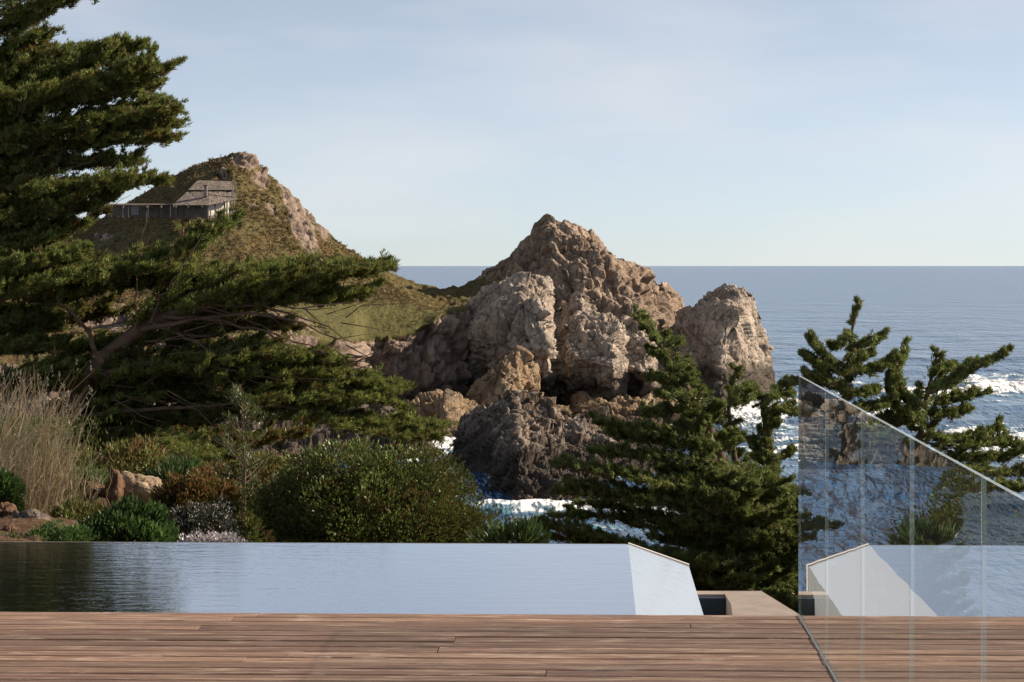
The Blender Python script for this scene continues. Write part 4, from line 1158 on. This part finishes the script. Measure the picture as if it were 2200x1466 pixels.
shrub('grass_tuft', 'green grassy plants behind the upright brown rock', 'plant', at(195, 1060, 23.5), (60 * m20, .4, 42 * m20), 2600, M['green'], (.09, .014), (.3, 1), 26, 8, .08, .3, up=1.6)
shrub('grass_tuft', 'green grassy plants right of the golden boulder under the cypress', 'plant', at(390, 1040, 25), (60 * m20, .4, 44 * m20), 2200, M['green'], (.1, .014), (.1, .6), 26, 8, .08, .3, up=1.6)
shrub('low_shrub', 'small dark shrub filling the gap between the pale flowers and the round shrub', 'shrub', at(528, 1190, 19.8), (52 * m20, .3, 78 * m20), 4500, M['shrub'], (.04, .018), (.1, .6), 36, 20, .3, .24)
shrub('spiky_plant', 'low dark spiky plant at the pool edge right of the round shrub', 'plant', at(1105, 1182, 18.5), (60 * m20, .25, 32 * m20), 700, M['green'], (.11, .018), (0, .4), 16, 4, .05, .35, up=1.2)

for i_, (x_, y_, w_, h_, lb_) in enumerate([(150, 1010, 90, 60, 'dark undergrowth at the foot of the spreading cypress, left of the boulders'), (300, 1005, 100, 62, 'dark undergrowth in the shade straight above the golden boulder'), (450, 1040, 90, 60, 'dark undergrowth between the russet shrub and the cypress'), (590, 1030, 110, 80, 'dark undergrowth behind the left flank of the round shrub')]):
    mm = 30 / F
    shrub('understory_bush', lb_, 'shrub', at(x_, y_ + 40, 30.0), (w_ * mm * 1.2, .6, h_ * mm * 1.2), 5000, M['cypress'], (.08, .03), (.1, .6), 40, 14, .35, .26)
# dry grass clump
def drygrass():
    root = empty('dry_grass', at(60, 1110, 21.5), 'tall clump of dry straw-coloured stems at the left edge', 'grass')
    V, Fs, tt = [], [], []
    def ribbon(P, w, t):
        b = len(V); sd = np.array([1, rng.uniform(-.4, .4), 0]) * w
        for i, p in enumerate(P):
            k = 1 - .75 * i / (len(P) - 1)
            V.append(p - sd * k); V.append(p + sd * k); tt.extend([t, t])
        for i in range(len(P) - 1): Fs.append([b + 2 * i, b + 2 * i + 1, b + 2 * i + 3, b + 2 * i + 2])
    for i in range(650):
        x0 = rng.normal(70, 55) if i % 3 else rng.normal(-10, 50)
        Yb = 21.5 + rng.uniform(-.9, 1.2)
        b = at(x0, rng.uniform(1085, 1130), Yb)
        H = rng.uniform(.45, 1.18) * (1.05 if x0 < 90 else .85) * (1 if x0 < 140 else .6)
        lean = rng.normal(.16, .14)
        P = [b + np.array([lean * H * q ** 1.6 * 1.1 + .02 * math.sin(9 * q + i), .1 * q * rng.normal(), H * q]) for q in np.linspace(0, 1, 6)]
        t = rng.uniform(0, 1)
        ribbon(P, rng.uniform(.0028, .006), t)
        for _ in range(rng.integers(0, 4)):
            q = rng.integers(2, 5); s = P[q]
            e = s + np.array([rng.normal(.03, .05), rng.normal(0, .04), rng.uniform(.06, .2)])
            ribbon([s, (s + e) / 2 + rng.normal(0, .008, 3), e], .0018, t * .9)
        if rng.random() < .3:
            for _ in range(5):
                s = P[-1] - np.array([0, 0, rng.uniform(0, .1)])
                ribbon([s, s + np.array([rng.normal(0, .015), 0, .02])], .004, .9)
    mesh('stems', V, Fs, M['dry'], root, False, {'tint': tt})
    lv = Leaves()
    n = 6000
    p = np.stack([rng.normal(60, 70, n), rng.uniform(900, 1110, n), 21.5 + rng.uniform(-.6, 1.2, n)], -1)
    p = np.stack([(p[:, 0] - 1100) * p[:, 2] / F, p[:, 2], EYE - (p[:, 1] - 571) * p[:, 2] / F], -1)
    lv.add(p, np.array([.2, 0, 1.]) + rng.normal(0, .4, (n, 3)), rng.uniform(.03, .07, n), .009, rng.uniform(.2, .9, n))
    lv.build('undergrowth', M['shrub'], root, 'quad')
drygrass()

# slender pine sapling
def sapling():
    Y = 27.0; m = Y / F
    root = empty('conifer_sapling', at(521, 1120, Y), 'slender feathery conifer sapling with a straight pale stem behind the round shrub', 'tree')
    T = Tree((0.06, .008), 5, 3, .6, .1)
    tp = pxl([(524, 1130), (523, 1000), (522, 900), (519, 826)], Y)
    for i in range(46):
        t = .1 + .86 * i / 46
        b = poly(tp, np.array([t]))[0]
        phi = rng.uniform(0, 6.283)
        Ln = (14 + 92 * (1 - t)) * m * rng.uniform(.7, 1.1)
        e = b + np.array([math.cos(phi), math.sin(phi), 0]) * Ln + UP * Ln * .55
        T.frond([b, (b + e) / 2 - UP * .05 * Ln, e], 8 * m, 6 * m, .06, int(3 + 5 * (1 - t)), 12 * m, rad=.004, twigs=False)
    finish(T, 'conifer_sapling', root, leaf_mat('sapling_needles', [(0, (.12, .09, .03)), (.3, (.06, .085, .025)), (1, (.14, .17, .06))], .35, .05), tp, [.02, .014, .01, .004])
sapling()

# ------------------------------------------------------------------ garden boulders
def boulder(name, label, c, r, seed, m, layers, rot=(0, 0, 0), res=48, group=None, tagit=True, parent=None, aniso=(1, 1, .8)):
    c = np.array(c, float)
    th = np.linspace(0.02, math.pi - .02, res); ph = np.linspace(0, 2 * math.pi, res * 2)
    TH, PH = np.meshgrid(th, ph, indexing='ij')
    d = np.stack([np.sin(TH) * np.cos(PH), np.sin(TH) * np.sin(PH), np.cos(TH)], -1)
    q = np.sign(d) * np.abs(d) ** .8
    P = (q * np.array(r)) @ rotm(*rot).T
    s = crag(P + seed * 3.7, layers, seed, rotm(.3, .4, .5), aniso) + layers[0][1] * .5 * fbm(P / layers[0][0] + seed, 3, seed)
    P = P + d * s[..., None]
    P[:, -1] = P[:, 0]
    o = mesh(name, P.reshape(-1, 3), grid_faces(res, res * 2)[:, ::-1].copy(), m, None, False)
    o.location = [float(x) for x in c]
    if tagit: tag(o, label, 'boulder', group)
    return o
def garden_rock(name, cols):
    m, n, l, b = mat(name)
    tcn = n.new('ShaderNodeTexCoord')
    t = _noise(n, l, tcn.outputs['Object'], 6, 7, .7)
    c = _ramp(n, l, t, [(0.3, cols[0]), (0.55, cols[1]), (0.75, cols[2])])
    l.new(c, b.inputs['Base Color']); b.inputs['Roughness'].default_value = .9; b.inputs['Specular IOR Level'].default_value = .2
    _bump(n, l, b, _noise(n, l, tcn.outputs['Object'], 22, 7, .7), .8, .03)
    return m
gold = garden_rock('golden_stone', [(.19, .135, .085), (.33, .25, .17), (.45, .36, .26)])
rust = garden_rock('rusty_stone', [(.07, .042, .027), (.15, .085, .052), (.25, .16, .105)])
grey = garden_rock('grey_stone', [(.06, .05, .045), (.15, .12, .1), (.28, .24, .2)])
boulder('boulder', 'upright rust-brown boulder beside the golden one at left', at(244, 1058, 21.6), (.078, .09, .20), 3, rust, [(.16, .035), (.07, .012)], (0, .08, 0))
boulder('boulder', 'golden sunlit boulder lying behind the low shrubs at left', at(308, 1056, 21.9), (.26, .18, .13), 26, gold, [(.26, .035), (.12, .02), (.05, .008)], (0, .35, 0))
boulder('boulder', 'small golden stone at the right foot of the golden boulder', at(362, 1062, 21.8), (.07, .07, .05), 8, gold, [(.1, .02), (.04, .007)])
boulder('boulder', 'flat brown stone left of the upright boulder', at(204, 1052, 22.0), (.13, .1, .06), 9, rust, [(.12, .025), (.05, .01)], (0, .25, 0))
boulder('boulder', 'dark grey stone on the soil below the dry grass', at(62, 1122, 19.2), (.14, .12, .075), 12, grey, [(.12, .03), (.05, .012)])
boulder('boulder', 'brown stone at the left edge above the bare soil', at(8, 1105, 19.4), (.09, .09, .075), 14, rust, [(.1, .03), (.05, .01)])
boulder('boulder', 'small stone low on the bare soil near the pool corner', at(22, 1140, 18.7), (.05, .06, .04), 16, rust, [(.08, .02), (.04, .008)])
boulder('boulder', 'small grey stone right of the dark one under the dry stems', at(103, 1142, 18.9), (.06, .06, .04), 17, grey, [(.08, .02), (.04, .008)])
boulder('boulder', 'white oval boulder lying alone on the far meadow', at(702, 692.5, 329.5), (.6, .5, .28), 18, simple('white_stone', (.6, .58, .54), .8), [(.5, .08)], res=24)
for i, (x, y, Y, r_, lb) in enumerate([(232, 512, 374, .9, 'pale boulder on the shaded hillside, right of its neighbour'), (212, 508, 375, .6, 'smaller pale boulder on the shaded hillside left of a bigger one'), (190, 476, 381, .8, 'pale boulder on the hillside just left of the cottage wing')]):
    boulder('boulder', lb, at(x, y, Y - 2), (r_, r_, r_ * .8), 30 + i, M['rock_pale'], [(.8, .18), (.35, .06)], res=24)

# ------------------------------------------------------------------ hill scrub
def scrub():
    P = HQ.reshape(-1, 3); R = HR.reshape(-1); Lw = HL.reshape(-1)
    U, PY = px_of(P)
    nr = HQ.shape[0]
    row = np.repeat(np.arange(nr), HQ.shape[1])
    ok = np.where((R < .35) & (row > 76) & (row < nr - 9) & (U > 120) & (U < 960))[0]
    N = 16000
    k = rng.choice(ok, N)
    dens = fbm(P[k] / 6, 3, 60)
    k = k[(dens + rng.normal(0, .3, N) > -.1) | (rng.random(N) < .3)]
    c = P[k]; lw = Lw[k]
    n = len(k); m = 7
    lv = Leaves()
    sz = (rng.uniform(.13, .36, n) * (1 - .6 * lw))
    p = np.repeat(c, m, 0) + rng.normal(0, .22, (n * m, 3)) * np.repeat(sz, m)[:, None]
    d = rng.normal(0, .6, (n * m, 3)) + UP * .9
    lv.add(p, d, np.repeat(sz, m) * rng.uniform(.6, 1.2, n * m), np.repeat(sz, m) * .5, np.repeat(rng.uniform(0, 1, n), m))
    o = lv.build('scrub', M['scrub'], None, 'quad')
    tag(o, 'low olive and brown scrub covering the grassy hillside', 'scrub', kind='stuff')
scrub()

# ------------------------------------------------------------------ cottage on the hill
def cottage():
    Yb = 352.0
    root = empty('cottage', at(440, 466, Yb), 'weathered cottage with a steep two-tier shingle roof high on the hill', 'house')
    roof_m, n, l, b = mat('lichened_shingle')
    g, p = _pos(n, l)
    t = _noise(n, l, p, 4.5, 4, .85)
    l.new(_ramp(n, l, t, [(.42, (.035, .028, .024)), (.5, (.12, .095, .08)), (.58, (.36, .31, .27))]), b.inputs['Base Color'])
    b.inputs['Roughness'].default_value = .9
    _bump(n, l, b, t, 1.0, .25)
    wood = simple('grey_timber', (.11, .09, .075), .9, 0, .35, .8)
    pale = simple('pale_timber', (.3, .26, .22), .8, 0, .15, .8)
    dark = simple('gap_shade', (.02, .018, .017), .6)
    lit = simple('sunlit_wall', (.52, .48, .43), .8, 0, .1, .6)  # gable panels paler: sunlight on that side put into the colour
    def pr(name, m, pts, thick, parent=root):
        """slab from (px, py, Y) corners, thickened away from the camera"""
        A = [at(q[0], q[1], q[2] - 6) for q in pts]; B = [a + np.array([0, thick, -.05]) for a in A]
        mb = MB(); mb.prism(A, B); return mb.build(name, m, parent)
    lowr = pr('lower_roof', roof_m, [(370, 441, 350), (449, 441, 349.2), (449, 412, 353.5), (402, 412, 354.5)], .5)
    pr('lower_roof', roof_m, [(449.2, 441, 349.2), (509, 429, 353), (502, 412, 354.5), (449.2, 412, 353.5)], .5)
    uppr = pr('upper_roof', roof_m, [(404, 408.5, 354.4), (502, 408.5, 354.2), (498, 390, 357.5), (425, 387.5, 357.5)], .5)
    pr('back_roof', roof_m, [(425, 388.5, 358.1), (498, 391, 358.1), (505, 435, 364), (385, 438, 364)], .4)
    pr('roof_gap_shade', dark, [(405, 412.5, 354.9), (501, 412.5, 354.9), (501, 407.5, 355), (405, 407.5, 355)], .3)  # solid dark slab between the tiers, its colour stands for the shade there
    pr('front_wall', wood, [(384, 470, 351.6), (447, 470, 351), (447, 438, 351), (384, 438, 351.6)], .3)
    pr('gable_wall', wood, [(447.3, 470, 351.1), (504, 464, 355.2), (504, 424, 355.2), (447.3, 436, 351.1)], .3)
    for x0, x1 in ((449, 460.5), (464.5, 480.5), (483.5, 492.5)):
        def yy(x, o): return o - (x - 447) * .13
        def YY(x): return 350.95 + (x - 447) * .0715
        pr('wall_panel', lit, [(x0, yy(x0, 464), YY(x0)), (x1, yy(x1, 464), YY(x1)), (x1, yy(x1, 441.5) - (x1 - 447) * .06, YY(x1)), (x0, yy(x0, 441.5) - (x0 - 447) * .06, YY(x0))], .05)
    for x, y0, y1, Y, w in ((378, 470, 440, 350.4, 2.2), (391, 470, 440, 350.9, 1.8), (403, 470, 440, 350.9, 1.8), (447, 471, 438, 350.2, 2.4), (462.5, 468, 436, 351.4, 1.6), (495, 464, 428, 353.6, 1.8), (502, 462, 426, 354, 1.6)):
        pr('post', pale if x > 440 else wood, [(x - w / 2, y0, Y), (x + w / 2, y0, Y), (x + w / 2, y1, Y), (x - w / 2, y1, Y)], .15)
    for x in (373, 378, 404, 434):
        pr('rafter_end', pale, [(x - 1.6, 446, 349.6), (x + 1.2, 446, 349.6), (x + 1.8, 441.5, 349.6), (x - 1, 441.5, 349.6)], .3)
    ch = pr('chimney', simple('chimney_stone', (.2, .17, .15), .9, 0, .3, 1.2), [(438, 422, 351.6), (444.5, 422, 351.6), (444.5, 399, 351.6), (438, 399, 351.6)], .55)
    pr('chimney_cap', wood, [(437, 399, 351.5), (445.5, 399, 351.5), (445.5, 397.5, 351.5), (437, 397.5, 351.5)], .75, ch)
    for x in (499, 506): pr('corner_post', pale, [(x - .9, 428, 353.3), (x + .9, 428, 353.3), (x + .9, 389, 353.3), (x - .9, 389, 353.3)], .12)
    # low wing
    pr('wing_roof', wood, [(222, 440.5, 354), (384, 440, 351.4), (384, 437.6, 353.5), (222, 437.8, 356)], .25)
    pr('wing_wall', wood, [(226, 466, 357.5), (384, 468, 353.2), (384, 440.2, 353.2), (226, 440.2, 357.5)], .3)
    pr('wing_window', simple('curtained_glass', (.22, .21, .22), .4), [(282, 462, 355.9), (298, 462, 355.5), (298, 444, 355.5), (282, 444, 355.9)], .1)
    for x in (238, 253, 264, 276, 302, 318, 346, 366): pr('wing_post', wood if x % 3 else pale, [(x - 1, 467, 354.6 - (x - 230) * .02), (x + 1, 467, 354.6 - (x - 230) * .02), (x + 1, 440, 354.6 - (x - 230) * .02), (x - 1, 440, 354.6 - (x - 230) * .02)], .15)
    for x in (264, 316, 346): pr('rafter_end', pale, [(x - 1.5, 446, 353.3 - (x - 230) * .017), (x + 1.2, 446, 353.3 - (x - 230) * .017), (x + 1.6, 441.3, 353.3 - (x - 230) * .017), (x - 1, 441.3, 353.3 - (x - 230) * .017)], .25)
cottage()
print('leaves', NA, NB, NC, ND, NE, NF, NG)
